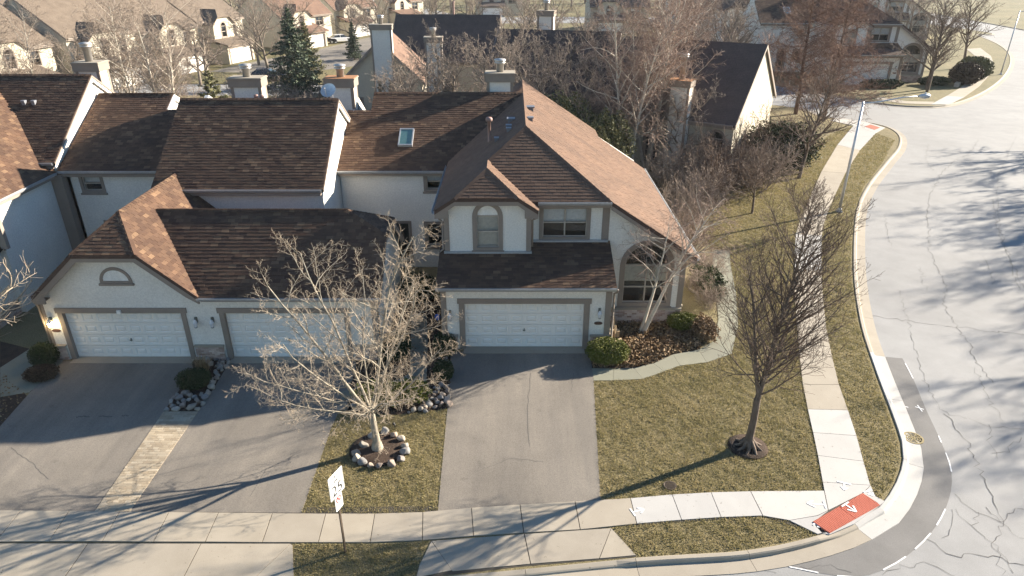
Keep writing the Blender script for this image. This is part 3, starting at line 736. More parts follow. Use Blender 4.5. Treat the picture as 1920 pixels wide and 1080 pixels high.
    for (x, y, s2) in ((0.9, 34.2, 0.3), (0.85, 31.6, 0.2), (-0.05, 32.6, 0.28), (-0.15, 31.5, 0.2), (-0.15, 30.9, 0.18), (-0.7, 30.6, 0.16)):
        z = 8.05 - S * abs(x - 0.6); sg = 1 if x > 0.6 else -1
        p = MB(); p.box(x - s2 / 2, y - s2 / 2, z - 0.2, x + s2 / 2, y + s2 / 2, z + 0.13); p.prism([(x - s2 * 0.7, y - s2 * 0.7, z + 0.12), (x + s2 * 0.7, y - s2 * 0.7, z + 0.12), (x + s2 * 0.7, y + s2 * 0.7, z + 0.12), (x - s2 * 0.7, y + s2 * 0.7, z + 0.12)], (0, 0, 0.06)); part('roof_vent', p, M['vent'], h)
    chimney(h, -1.35, 0.05, 38.0, 38.9, 5.0, 9.0, 0.65)
    # meter pipe beside the garage
    mp = MB(); mp.tube([(4.35, 25.0, 0.0), (4.35, 25.0, 0.55), (4.35, 25.25, 0.6), (4.35, 25.5, 0.9), (4.3, 26.6, 1.0)], 0.035, 6); mp.box(4.22, 24.8, 0.35, 4.5, 25.02, 0.62); mp.tube([(4.2, 24.6, 0.2), (4.6, 24.9, 0.2)], 0.06, 8); mp.tube([(4.3, 24.75, 0.1), (4.3, 24.75, 0.95)], 0.04, 6)
    part('gas_meter', mp, M['wood'], h)
    return h
MAIN = main_house()

# ------------------------------------------------------------ double garage block
def garage_block():
    O = (-11.8, 26.5, 0.0)
    h = thing('garage_block', 'low double garage block with two white doors and a half round gable vent', 'garage', O)
    F = frame((-18.42, 23.65, 0))
    h1 = garage_door(h, F, 0.72, 5.42, trim=0.17); h2 = garage_door(h, F, 7.07, 11.82, trim=0.17)
    # half round vent
    va = arch(2.72, 3.5, 3.72, 3.5, rise=0.48)[2:]
    vb = MB(); o1 = arch(2.60, 3.40, 3.84, 3.48, rise=0.62); i1 = arch(2.72, 3.52, 3.72, 3.52, rise=0.46)
    ring(vb, F, o1, i1, -0.04, 0.03); vb.box(2.55, -0.08, 3.34, 3.89, 0.0, 3.42, F); w = part('gable_vent', vb, M['trim'], h)
    fb = MB(); fb.prism([F(a, -0.005, b) for a, b in arch(2.72, 3.52, 3.72, 3.52, rise=0.46)[2:]], (0, 0.04, 0))
    for k in range(1, 14):
        t = math.pi * k / 14; fb.tube([F(3.22 + 0.06 * math.cos(t), -0.008, 3.52 + 0.06 * math.sin(t)), F(3.22 + 0.46 * math.cos(t), -0.008, 3.52 + 0.42 * math.sin(t))], [0.004, 0.016], 4)
    part('fan_shade', fb, M['white'], w)
    wall(h, F, [(0, 0), (13.05, 0), (13.05, 3.05), (6.5, 3.05), (6.2, 2.95), (4.34, 4.62), (2.14, 4.62), (0.15, 2.85), (0, 2.8)], [h1, h2])
    brick_base(h, F, 0.0, 0.48); brick_base(h, F, 5.68, 6.82); brick_base(h, F, 12.08, 13.05)
    lantern(h, F, 0.22, 1.75, True); plaque(h, F, 0.28, 1.33); lantern(h, F, 5.95, 1.75); lantern(h, F, 6.6, 1.75); lantern(h, F, 12.5, 1.75)
    pl = bpy.data.lights.new('lantern_light', 'POINT'); pl.energy = 4; pl.color = (1.0, 0.75, 0.42); pl.shadow_soft_size = 0.05
    plo = bpy.data.objects.new('lantern_light', pl); COL.objects.link(plo); plo.location = (-18.2, 23.3, 1.6)
    tb = MB(); tb.box(-0.03, -0.03, 0.69, 0.08, 0.06, 2.75, F); tb.box(12.9, -0.03, 0.69, 13.07, 0.06, 2.75, F); pieces('corner_trim', tb, M['trim'], h)
    mb = MB(); mb.box(2.95, -0.12, 2.13, 3.1, -0.04, 2.28, F); part('floodlight', mb, M['white'], h)
    sl = MB(); sl.box(-17.8, 23.3, -0.05, -12.9, 23.8, 0.02); sl.box(-11.4, 23.3, -0.05, -6.55, 23.8, 0.02); pieces('door_sill', sl, M['concrete'], h)
    # right gable end
    F = frame((-5.37, 23.65, 0), R(90)); wall(h, F, [(0.2, 0), (6.0, 0), (6.0, 3.0), (3.9, 4.55), (1.9, 4.55), (0.2, 3.05)])
    F = frame((-18.42, 29.8, 0), R(-90)); wall(h, F, [(0, 0), (5.95, 0), (5.95, 2.9), (0, 2.9)])
    F = frame((-5.37, 29.85, 0), R(180)); wall(h, F, rect(0, 0, 13.05, 2.9))
    g = 0.89; ap = (-15.18, 24.95, 5.87); bk = (-15.18, 29.95, 5.87); jl, jr = (-16.24, 23.2, 4.93), (-14.12 + 0.0, 23.2, 4.93)
    jr = (-13.98, 23.2, 4.80); jl = (-16.38, 23.2, 4.80)
    vb_, vt = (-12.0, 23.32, 3.05), (-14.6, 26.55, 5.35)
    gl = [ap, jl, (-18.35, 23.2, 3.05), (-18.35, 29.95, 3.05), bk]
    gr = [ap, bk, (-12.0, 29.95, 3.05), (-12.02, 29.78, 3.05), vt, vb_, (-12.0, 23.2, 3.05), jr]
    jk = [ap, jl, jr]
    rp_ = (-6.75, 26.55, 5.35); e1, e2 = (-5.05, 25.55, 4.637), (-5.05, 27.55, 4.637)
    fr = [(-12.0, 23.25, 3.0), (-5.05, 23.25, 3.0), e1, rp_, vt]
    bkp = [(-12.0, 29.85, 3.0), vt, rp_, e2, (-5.05, 29.85, 3.0)]
    jk2 = [rp_, e1, e2]
    roof(h, [fr, jk], keep=300, caps=[(vt, rp_), (ap, bk), (ap, jl), (ap, jr), (rp_, e1), (rp_, e2)])
    roof(h, [gl, gr, bkp, jk2])
    jb = MB(); outer = [(-18.35, 3.0), (-18.35, 2.72), (-17.9, 2.72), (-17.9, 3.0), (-16.25, 4.48), (-14.1, 4.48), (-12.45, 3.02), (-12.0, 2.72), (-12.0, 3.0), (-13.98, 4.76), (-16.38, 4.76)]
    jb.prism([(x, 23.22, z) for x, z in outer], (0, 0.08, 0)); part('gable_board', jb, M['trim'], h)
    sf = MB(); sf.box(-18.3, 23.3, 2.78, -17.95, 23.64, 2.82); pieces('soffit', sf, M['trim'], h)
    jb = MB(); outer = [(23.25, 2.95), (23.25, 2.7), (23.7, 2.75), (25.6, 4.3), (27.5, 4.3), (29.4, 2.75), (29.85, 2.7), (29.85, 2.95), (27.55, 4.6), (25.55, 4.6)]
    jb.prism([(-5.07, y, z) for y, z in outer], (-0.08, 0, 0)); part('gable_board', jb, M['trim'], h)
    gutter(h, [(-12.05, 23.25, 2.99), (-5.05, 23.25, 2.99)]); gutter(h, [(-18.35, 29.9, 3.04), (-18.35, 23.2, 3.04)])
    tb = MB(); tb.box(-11.95, 23.28, 2.8, -5.1, 23.35, 2.95); tb.box(-11.95, 23.35, 2.78, -5.4, 23.64, 2.82); pieces('fascia', tb, M['trim'], h)
    downspout(h, [(-18.4, 23.25, 2.9), (-18.38, 23.4, 2.65), (-18.5, 23.6, 2.4), (-18.5, 23.6, 0.2)])
    downspout(h, [(-5.25, 23.3, 2.9), (-5.2, 23.6, 2.6), (-5.3, 23.75, 2.4), (-5.3, 23.75, 0.2)])
    return h
GARAGE = garage_block()

# ------------------------------------------------------------ townhouse row behind the garages
def row_unit(label, x0, x1, ye, ze, yr, zr, yb, planes, right_gable=True, wins=(), gwall=None, flue=None, keep=0, wall_y=0.35, vents=()):
    O = ((x0 + x1) / 2, ye + 1, 0.0); h = thing('townhouse', label, 'house', O, group=None)
    wy = ye + wall_y; F = frame((x0 + 0.08, wy, 0)); hs = []
    for wv in wins: hs.append(window(h, F, *wv[:4], **wv[4]))
    wall(h, F, rect(0, 0, x1 - x0 - 0.16, ze), hs)
    zb = zr - (zr - ze) / (yr - ye) * (yb - yr)
    F = frame((x1 - 0.08, wy, 0), R(90)); d = yb - wy
    wall(h, F, [(0.2, 0), (d, 0), (d, zb), (yr - wy, zr - 0.06), (0.2, ze + 0.1)])
    F = frame((x0 + 0.08, yb, 0), R(-90)); wall(h, F, [(0, 0), (d, 0), (d, ze), (yb - yr, zr - 0.06), (0, zb)])
    F = frame((x1 - 0.08, yb, 0), R(180)); wall(h, F, rect(0, 0, x1 - x0 - 0.16, zb))
    roof(h, planes, caps=[((x0, yr, zr), (x1 if not gwall else gwall, yr, zr))], keep=keep)
    xe = x1 + 0.06; pr = [(xe, ye, ze - 0.02), (xe, yr, zr - 0.02), (xe, yb, zb - 0.02)]
    if right_gable: barge(h, pr, (-0.07, 0, 0), 0.3, mat='white')
    if right_gable: barge(h, [(xe + 0.03, a, b) for _, a, b in pr], (-0.03, 0, 0), 0.11, 'rake_trim')
    tb = MB(); tb.box(x0 + 0.1, ye + 0.03, ze - 0.32, x1 - 0.1, ye + 0.1, ze - 0.1); tb.box(x0 + 0.1, ye + 0.1, ze - 0.32, x1 - 0.1, wy, ze - 0.28); pieces('fascia', tb, M['trim'], h)
    gutter(h, [(x0 + 0.05, ye, ze - 0.01), (x1 - 0.02, ye, ze - 0.01)])
    for (x, y, s2) in vents:
        z = ze + (zr - ze) / (yr - ye) * (y - ye); p = MB(); p.box(x - s2 / 2, y - s2 / 2, z - 0.2, x + s2 / 2, y + s2 / 2, z + 0.15); p.box(x - s2 * 0.6, y - s2 * 0.7, z + 0.12, x + s2 * 0.6, y + s2 * 0.6, z + 0.2); part('roof_vent', p, M['vent'], h)
    return h
def slab(x0, x1, ya, za, yb, zb): return [(x0, ya, za), (x1, ya, za), (x1, yb, zb), (x0, yb, zb)]
c3 = row_unit('townhouse with satellite dish, its front roof slope rising right behind the double garage', -16.05, -8.45, 29.13, 5.4, 33.66, 8.48, 38.2,
              [slab(-16.05, -8.39, 29.13, 5.4, 33.66, 8.48), slab(-16.05, -8.39, 38.2, 5.4, 33.66, 8.48)])
chimney(c3, -14.6, -13.05, 36.4, 37.2, 6.0, 9.0, 0.62); chimney(c3, -9.7, -8.3, 36.6, 37.5, 4.5, 8.95, 0.62, capmat='rust')
p = MB()
for x in (-13.0, -12.7): p.lathe([(0.07, 0), (0.07, 1.1), (0.11, 1.1), (0.11, 1.25), (0.02, 1.28)], (x, 35.4, 7.1), 10)
part('vent_pipe', p, M['pipe'], c3, True)
# satellite dish on the ridge end
sd = thing('satellite_dish', 'pale grey satellite dish standing at a roof ridge beside a chimney', 'satellite dish', (-8.9, 34.6, 7.85))
mb = MB(); mb.tube([(-8.9, 34.6, 7.75), (-8.9, 34.6, 8.5), (-8.9, 34.4, 8.7)], 0.03, 6); part('mast', mb, M['galv'], sd)
mb = MB(); k = 20; cdir = Vector((-0.2, -0.75, 0.62)).normalized(); ux = cdir.cross(Vector((0, 0, 1))).normalized(); uy = ux.cross(cdir); cen = Vector((-8.95, 34.2, 8.75))
vs = []; fs = []
for i, (rr_, dd) in enumerate(((0.02, 0.0), (0.18, 0.02), (0.32, 0.06), (0.4, 0.1))):
    for j in range(k): vs.append(cen + ux * rr_ * math.cos(2 * math.pi * j / k) + uy * rr_ * 0.92 * math.sin(2 * math.pi * j / k) + cdir * dd)
for i in range(3):
    for j in range(k): fs.append((i * k + j, i * k + (j + 1) % k, (i + 1) * k + (j + 1) % k, (i + 1) * k + j))
mb.add(vs, fs); part('reflector', mb, M['galv'], sd, True)
mb = MB(); mb.tube([cen - uy * 0.38, cen + cdir * 0.45 - uy * 0.1], 0.015, 5); mb.tube([cen + cdir * 0.42 - uy * 0.1, cen + cdir * 0.5 - uy * 0.08], 0.04, 6); part('feed_arm', mb, M['galv'], sd)
c2 = row_unit('set back townhouse with a small upper window over the garage roof', -21.9, -16.0, 32.0, 5.4, 37.0, 8.1, 42.0,
              [[(-21.9, 32, 5.4), (-16.0, 32, 5.4), (-16.0, 35.9, 7.5), (-17.95, 35.9, 7.5), (-17.95, 37, 8.1), (-21.9, 37, 8.1)], slab(-21.9, -17.95, 42, 5.4, 37, 8.1)],
              right_gable=False, gwall=-17.95, wins=[(0.75, 4.3, 1.65, 5.0, dict(trim=0.14, blind=0.45)), (1.4, 1.6, 2.4, 2.6, dict(trim=0.14, blind=0.0))])
barge(c2, [(-17.9, 35.9, 7.48), (-17.9, 37, 8.08), (-17.9, 42, 5.38)], (-0.08, 0, 0), 0.3, mat='white')
F = frame((-18.0, 35.9, 0), R(90)); wall(c2, F, [(0, 6.3), (2.2, 6.3), (2.2, 7.4), (1.1, 8.0), (0, 7.4)])
c1 = row_unit('tall townhouse with twin round roof vents and a square chimney at its white gable', -31.0, -21.92, 31.9, 5.83, 36.7, 9.13, 41.5,
              [slab(-31.0, -21.86, 31.9, 5.83, 36.7, 9.13), slab(-31.0, -21.86, 41.5, 5.83, 36.7, 9.13)], vents=((-24.6, 35.0, 0.16), (-24.1, 35.0, 0.16)))
chimney(c1, -23.6, -22.35, 38.3, 39.2, 6.0, 9.5, 0.95)
# wing at the left edge
w1 = thing('townhouse', 'townhouse wing with golden sunlit shingle slope and shaded stucco side wall', 'house', (-25, 29, 0))
roof(w1, [[(-22.0, 27.3, 5.33), (-22.0, 31.95, 5.33), (-26.2, 35.6, 8.7), (-27.0, 35.6, 9.33), (-27.0, 27.3, 9.33)], [(-32.0, 27.3, 5.33), (-27.0, 27.3, 9.33), (-27.0, 35.6, 9.33), (-32.0, 35.6, 5.33)]], caps=[((-27, 27.3, 9.33), (-27, 35.6, 9.33))])
F = frame((-22.3, 27.7, 0), R(90)); wall(w1, F, rect(0.2, 0, 4.45, 5.2))
F = frame((-31.8, 27.7, 0)); wall(w1, F, [(0, 0), (9.5, 0), (9.5, 5.2), (4.8, 9.0), (0, 5.2)], [window(w1, F, 7.2, 3.9, 8.6, 5.0, trim=0.14)])
F = frame((-31.8, 33.0, 0), R(-90)); wall(w1, F, rect(0, 0, 5.3, 5.2))
gutter(w1, [(-22.0, 27.3, 5.32), (-22.0, 31.9, 5.32)]); downspout(w1, [(-21.95, 27.4, 5.2), (-22.1, 27.6, 5.0), (-22.25, 27.62, 4.8), (-22.25, 27.62, 3.1)])
tb = MB(); tb.box(-22.1, 27.35, 5.05, -22.03, 31.9, 5.25); tb.box(-22.3, 27.69, 3.2, -22.02, 27.5, 5.0); tb.box(-22.29, 31.9, 0, -21.75, 32.3, 5.2); pieces('corner_trim', tb, M['trim'], w1)
roof(w1, [[(-30.0, 24.2, 2.2), (-22.3, 24.2, 2.2), (-22.3, 27.68, 3.35), (-30, 27.68, 3.35)]])
F = frame((-22.55, 24.6, 0), R(90)); wall(w1, F, [(0, 0), (3.08, 0), (3.08, 3.1), (0, 2.1)]); brick_base(w1, F, 0, 3.0)
F = frame((-30.0, 24.6, 0)); wall(w1, F, rect(0, 0, 7.25, 2.1))
# ------------------------------------------------------------ ground, road, kerbs
ZR = -0.11
mb = MB(); mb.poly([(-900, -300, -0.6), (900, -300, -0.6), (900, 1500, -0.6), (-900, 1500, -0.6)]); struct('ground', mb, M['far_lawn'])
mb = MB(); mb.poly([(-160, 2, ZR), (330, 2, ZR), (330, 420, ZR), (-160, 420, ZR)]); ROAD = struct('road', mb, M['road'])

near_kerb = [(-60, 12.25), (-20, 12.2)] + GP([(420, 1098), (800, 1083), (1190, 1047), (1400, 1033), (1530, 1006), (1600, 980), (1648, 952), (1680, 905), (1693, 862), (1690, 828), (1672, 775), (1640, 690), (1612, 600), (1600, 500), (1605, 400), (1625, 350), (1660, 305), (1684, 275), (1683, 252), (1655, 236), (1600, 226), (1540, 219), (1450, 197)]) + [(10, 79), (-60, 81), (-160, 82)]
nk = spline(near_kerb, 0.6)
far_kerb = [(-160, 90), (-60, 89), (10, 87)] + GP([(1440, 158), (1540, 174), (1630, 190), (1700, 198), (1770, 197), (1830, 178), (1873, 150), (1892, 122), (1890, 100), (1868, 82), (1830, 66), (1790, 52)]) + [(70, 260)]
fk = spline(far_kerb, 1.2)
east_kerb = [(20, 4), (22, 10), (24.5, 16), (27.5, 24), (31, 33), (38, 45), (50, 58), (68, 76), (86, 98), (104, 130), (112, 180), (118, 260)]
ek = spline(east_kerb, 1.2)
def offset(pts, d):
    out = []
    for i, p in enumerate(pts):
        a, b = pts[max(i - 1, 0)], pts[min(i + 1, len(pts) - 1)]
        dx, dy = b[0] - a[0], b[1] - a[1]; l = math.hypot(dx, dy) or 1
        out.append((p[0] + dy / l * d, p[1] - dx / l * d))
    return out
block1 = nk + [(-160, 12.2)]
block2 = fk + [(70, 420), (-160, 420)]
block3 = ek + [(330, 260), (330, 4)]
def sheet(name, poly, z, mat, parent=None, depth=0.5):
    mb = MB(); P = [Vector((x, y, z)) for x, y in poly]
    mb.add(P, [tuple(t) for t in tessellate_polygon([P])])
    n = len(P)
    o = struct(name, mb, M[mat], parent); return o
lawn1 = sheet('lawn', block1, -0.004, 'lawn'); lawn2 = sheet('lawn', block2, -0.004, 'far_lawn'); lawn3 = sheet('lawn', block3, -0.004, 'far_lawn')

def kerb(pts, side, label, lower=None, new=None, seglen=3.0, step=0.6):
    k = thing('kerb', label, 'kerb', (*pts[len(pts) // 2], 0.0)); org = ORG[k.name]
    prof = [(0, -0.3), (0, 0.025), (0.02, 0.035), (0.13, 0.03), (0.165, 0.0), (0.19, -0.085), (0.62, -0.095), (0.62, -0.3)]
    low = [(0, -0.3), (0, -0.0), (0.02, -0.002), (0.13, -0.03), (0.165, -0.05), (0.19, -0.085), (0.62, -0.095), (0.62, -0.3)]
    n = max(1, round(seglen / step)); i = 0
    nrm = offset([(0, 0)], 0); outs = offset(pts, side * 1.0)
    while i < len(pts) - 1:
        j = min(i + n, len(pts) - 1); mb = MB(); rows = []
        for q in range(i, j + 1):
            p, o = Vector(pts[q]), Vector(outs[q]); d = (o - p).normalized()
            pr = low if (lower and lower(p)) else prof
            sh = Vector((0, 0))
            if q == i and i > 0: sh = (Vector(pts[q + 1]) - p).normalized() * 0.012
            rows.append([(p.x + sh.x + d.x * a, p.y + sh.y + d.y * a, z) for a, z in pr])
        m = len(prof); vs = [v for r in rows for v in r]; fs = []
        for r in range(len(rows) - 1):
            for c in range(m - 1): fs.append((r * m + c, r * m + c + 1, (r + 1) * m + c + 1, (r + 1) * m + c))
        fs.append(tuple(range(m))); fs.append(tuple(range((len(rows) - 1) * m, len(rows) * m)))
        mb.add(vs, fs); isnew = new and new(Vector(pts[i]))
        part('kerb_segment', mb, M['concrete_new' if isnew else 'concrete'], k); i = j
    return k
rc = Vector(G(1595, 980))
c0, c1_ = [Vector(G(*q)) for q in ((1530, 1006), (1648, 952))]
def lowered(p): return (p - rc).length < 1.25 or (abs(p.y - 12.7) < 0.9 and -20 < p.x < -5.6) or (abs(p.y - 13.0) < 0.8 and -2.4 < p.x < 2.9)
vis = [p for p in nk if p[0] > -24 and p[1] < 74 and not (p[0] < 26 and p[1] > 70)]
kerb(vis, 1, 'pale concrete kerb and gutter curving round the corner lawn', lowered, lambda p: (p - Vector(G(1690, 850))).length < 5.4)
kerb([p for p in fk if p[0] > 26], 1, 'concrete kerb and gutter round the lawn across the side street', step=1.2, seglen=4.8)
kerb(ek, -1, 'concrete kerb along the outer side of the wide road', step=1.2, seglen=4.8)

def flat_poly(name, px, z, mat, parent=None, world=False):
    return sheet(name, px if world else GP(px), z, mat, parent)
# darker repair strip, crack lines, paint dashes
patch_in = offset(nk, 0.63)
i0 = min(range(len(nk)), key=lambda i: (Vector(nk[i]) - Vector(G(1634, 664))).length); i1 = min(range(len(nk)), key=lambda i: (Vector(nk[i]) - Vector(G(1460, 1024))).length)
inner = [patch_in[i] for i in range(min(i0, i1), max(i0, i1) + 1)]
outer = spline(GP([(1480, 1063), (1600, 1082), (1680, 1056), (1745, 1000), (1778, 940), (1784, 885), (1765, 830), (1735, 765), (1712, 710), (1692, 672)], ZR), 0.4)
sheet('asphalt_patch', inner + outer[::-1], ZR + 0.005, 'asphalt_new', ROAD)
dash = MB()
def ribbon(mb, pts, w, z):
    L = offset(pts, w / 2); Rr = offset(pts, -w / 2); n = len(pts)
    mb.add([(x, y, z) for x, y in L] + [(x, y, z) for x, y in Rr], [(i, i + 1, n + i + 1, n + i) for i in range(n - 1)])
dcnt = 0
for i in range(0, len(outer) - 3, 3):
    if random.random() < 0.8:
        mb = MB(); ribbon(mb, outer[i:i + random.choice((2, 3, 3))], 0.038, ZR + 0.011); struct('paint_dash', mb, M['paint'], ROAD)
def crack(px, w=0.022, jit=0.06, z=ZR + 0.0085):
    P = GP(px, ZR); pts = []
    for a, b in zip(P[:-1], P[1:]):
        n = max(2, int(math.hypot(b[0] - a[0], b[1] - a[1]) / 0.18))
        for k in range(n):
            t = k / n; pts.append((a[0] + (b[0] - a[0]) * t + random.gauss(0, jit), a[1] + (b[1] - a[1]) * t + random.gauss(0, jit)))
    pts.append(P[-1]); mb = MB(); L, Rr = [], []
    o = offset(pts, 1.0)
    for p, q in zip(pts, o):
        d = (q[0] - p[0], q[1] - p[1]); ww = w * random.uniform(0.35, 1.3) / 2
        L.append((p[0] + d[0] * ww, p[1] + d[1] * ww, z)); Rr.append((p[0] - d[0] * ww, p[1] - d[1] * ww, z))
    n = len(pts); mb.add(L + Rr, [(i, i + 1, n + i + 1, n + i) for i in range(n - 1)])
    struct('crack', mb, M['crack'], ROAD)
for c in [[(1745, 360), (1738, 400), (1742, 470), (1760, 505), (1775, 545), (1768, 570), (1790, 605), (1815, 640), (1838, 690), (1862, 718)],
          [(1835, 262), (1815, 290), (1790, 300), (1765, 325), (1748, 360)],
          [(1870, 370), (1872, 420), (1885, 460), (1900, 500), (1918, 540)], [(1862, 372), (1868, 425), (1880, 455), (1897, 505), (1912, 545)],
          [(1635, 592), (1700, 602), (1790, 613), (1860, 622), (1925, 628)], [(1683, 540), (1692, 565), (1700, 592)],
          [(1700, 592), (1715, 650), (1728, 690), (1735, 715)], [(1735, 715), (1755, 755), (1775, 778), (1812, 785)], [(1775, 778), (1815, 830), (1822, 850), (1850, 905), (1858, 935), (1870, 955)],
          [(1812, 785), (1850, 800), (1920, 805)], [(1855, 800), (1852, 825), (1870, 860)], [(1790, 925), (1830, 960), (1870, 975), (1920, 955)], [(1785, 955), (1820, 985), (1870, 1025), (1900, 1075)],
          [(1735, 1005), (1760, 1030), (1800, 1045), (1860, 1040), (1920, 1060)], [(1600, 1078), (1560, 1060), (1500, 1062)], [(1660, 1075), (1700, 1058), (1740, 1062), (1790, 1080)],
          [(1870, 955), (1880, 985), (1865, 1020), (1880, 1078)], [(1820, 985), (1835, 960)], [(1660, 400), (1665, 440), (1672, 460)], [(1725, 500), (1730, 520), (1738, 545)], [(1845, 480), (1858, 510), (1862, 535)],
          [(1905, 255), (1885, 300), (1872, 330), (1868, 372)], [(1740, 270), (1735, 300), (1750, 320)], [(1830, 690), (1850, 745), (1880, 790)], [(1920, 820), (1890, 845), (1860, 850)], [(1770, 1010), (1790, 975), (1785, 955)],
          [(1455, 1070), (1400, 1068), (1340, 1078)], [(1845, 950), (1900, 1000), (1920, 1010)]]:
    crack(c, 0.02 if len(c) > 4 else 0.013)
def arrow(px_tail, px_head, z, w=0.05, bar=None, parent=None, head=0.22):
    mb = MB(); a, b = Vector(G(*px_tail)), Vector(G(*px_head)); d = (b - a).normalized(); s = Vector((-d.y, d.x))
    ribbon(mb, [tuple(a), tuple(b)], w, z)
    for sg in (1, -1): ribbon(mb, [tuple(b), tuple(b - d * head + s * sg * head * 0.7)], w, z + 0.001 * (2 + sg))
    if bar: ribbon(mb, [tuple(a + s * bar), tuple(a - s * bar)], w, z + 0.004)
    return struct('painted_arrow', mb, M['paint'], parent)

# ------------------------------------------------------------ sidewalks and aprons: every slab a piece of its own
def slabs(name, quads, z, mat_fn, label=None, depth=0.12, gap=0.014):
    root = thing(name, label, 'pavement', (*G(*quads[0][0]), 0.0)); root['kind'] = 'structure'
    for k, q in enumerate(quads):
        P = [Vector((*G(*p), z + random.uniform(-0.0015, 0.0015))) for p in q]
        c = sum(P, Vector()) / len(P); P = [p + (c - p).normalized() * gap for p in P]
        mb = MB(); mb.prism(P, (0, 0, -depth)); o = part('slab', mb, M[mat_fn(k)], root)
    return root
top = [(-115, 957), (-55, 957), (40, 958), (130, 959), (225, 960), (317, 961), (410, 962), (511, 963), (611, 964), (703, 964), (793, 961), (884, 953), (975, 947), (1078, 941), (1182, 935), (1260, 928), (1333, 924), (1407, 922), (1545, 921)]
bot = [(-190, 1018), (-110, 1018), (-8, 1017), (92, 1016), (192, 1016), (288, 1017), (385, 1017), (492, 1018), (597, 1018), (694, 1018), (792, 1014), (888, 1006), (982, 1000), (1088, 994), (1194, 983), (1278, 976), (1352, 971), (1430, 968), (1553, 958)]
q = [[top[i], top[i + 1], bot[i + 1], bot[i]] for i in range(len(top) - 2)]
q.append([(1407, 922), (1545, 921), (1553, 958), (1533, 968), (1480, 977), (1430, 968)])
q.append([(1553, 958), (1533, 968), (1480, 977), (1533, 1003), (1541, 1001), (1523, 981)])
joint_poly = [p for p in top] + [(1620, 925), (1660, 945), (1650, 955), (1600, 982), (1540, 1006)] + bot[::-1]
flat_poly('joint_bed', [top[0], (960, 948), (1545, 921), (1632, 912), (1652, 945), (1545, 1004), (1430, 968), (960, 1001), bot[0]], 0.004, 'joint')
SW1 = slabs('sidewalk', q, 0.028, lambda k: 'concrete_new' if k >= 14 else 'concrete', 'straight concrete sidewalk of square slabs crossing the driveways')
le = [(1600, 236), (1570, 272), (1540, 322), (1524, 358), (1513, 385), (1500, 412), (1492, 440), (1488, 508), (1490, 560), (1495, 615), (1499, 670), (1505, 722), (1514, 768), (1524, 812), (1533, 855), (1542, 905), (1545, 921)]
re_ = [(1642, 250), (1612, 282), (1585, 325), (1566, 365), (1554, 393), (1545, 418), (1541, 442), (1540, 508), (1543, 560), (1549, 615), (1560, 670), (1573, 722), (1590, 770), (1606, 818), (1619, 866), (1632, 911), (1634, 920)]
q = [[le[i], re_[i], re_[i + 1], le[i + 1]] for i in range(len(le) - 2)]
q.append([(1542, 905), (1632, 911), (1617, 926), (1553, 958), (1545, 921)])
q.append([(1632, 911), (1642, 932), (1660, 942), (1651, 948), (1617, 926)])
flat_poly('joint_bed', le + re_[::-1], 0.002, 'joint')
SW2 = slabs('sidewalk', q, 0.028, lambda k: 'concrete_new' if k in (6, 12, 13, 14, 15, 16) else ('concrete_new' if k in (0,) else 'concrete'), 'curving concrete sidewalk beside the grass verge and street lamp')
# concrete lip between the red pads and the kerb
lip = [(1541, 1001), (1556, 1003), (1600, 984), (1651, 948), (1648, 944), (1555, 999)]
# red tactile pads
tp = thing('tactile_paving', 'red tactile warning pad at the corner kerb ramp', 'tactile paving', (*G(1590, 965), 0.02))
A, B, C, D = [Vector((*G(*p), 0.045)) for p in ((1523, 980), (1617, 926), (1650, 949), (1555, 1002))]
def lerp(a, b, t): return a + (b - a) * t
bed = MB(); bed.prism([A, B, C, D], (0, 0, -0.1)); 
for k in range(2):
    a, b = lerp(A, B, k * 0.5), lerp(A, B, k * 0.5 + 0.5); d, c = lerp(D, C, k * 0.5), lerp(D, C, k * 0.5 + 0.5)
    ce = (a + b + c + d) / 4; a, b, c, d = [p + (ce - p).normalized() * 0.008 for p in (a, b, c, d)]
    mb = MB(); mb.prism([a, b, c, d], (0, 0, -0.06)); pd = part('tactile_panel', mb, M['tactile'], tp)
    dm = MB()
    for i in range(18):
        for j in range(14):
            s_, t_ = (i + 0.5) / 18, (j + 0.5) / 14; p = lerp(lerp(a, b, s_), lerp(d, c, s_), t_)
            dm.lathe([(0.016, 0.0), (0.010, 0.008)], p, 6)
    part('dome', dm, M['tactile'], pd, kind='stuff')
mb = MB(); mb.prism([Vector((*G(*p), 0.03)) for p in lip], (0, 0, -0.1)); struct('ramp_lip', mb, M['concrete_new'], SW2).location = (-SW2.location[0], -SW2.location[1], 0)
SW1l = (-SW1.location[0], -SW1.location[1], 0); SW2l = (-SW2.location[0], -SW2.location[1], 0)
for (a, b, bar, pr, sz) in (((1186, 962), (1207, 956), 0.16, SW1, 0.16), ((1546, 948), (1513, 945), 0.16, SW1, 0.2), ((1582, 907), (1583, 920), 0.2, SW2, 0.14), ((1626, 922), (1637, 931), 0.16, SW2, 0.13), ((1527, 983), (1540, 990), 0.1, SW1, 0.1)):
    o = arrow(a, b, 0.034, 0.05, bar, pr, sz); o.location = SW1l if pr == SW1 else SW2l
o = arrow((1584, 948), (1605, 962), 0.0555, 0.05, 0.17, tp, 0.2); o.location = (-tp.location[0], -tp.location[1], -tp.location[2])
for a, b in (((1683, 760), (1703, 764)), ((1716, 763), (1732, 768)), ((1678, 771), (1692, 772))):
    mb = MB(); ribbon(mb, [G(*a, ZR), G(*b, ZR)], 0.045, ZR + 0.011); ribbon(mb, [G((a[0] + b[0]) / 2 - 4, a[1] - 3, ZR), G((a[0] + b[0]) / 2 + 5, b[1] + 4, ZR)], 0.045, ZR + 0.014); struct('painted_cross', mb, M['paint'], ROAD)
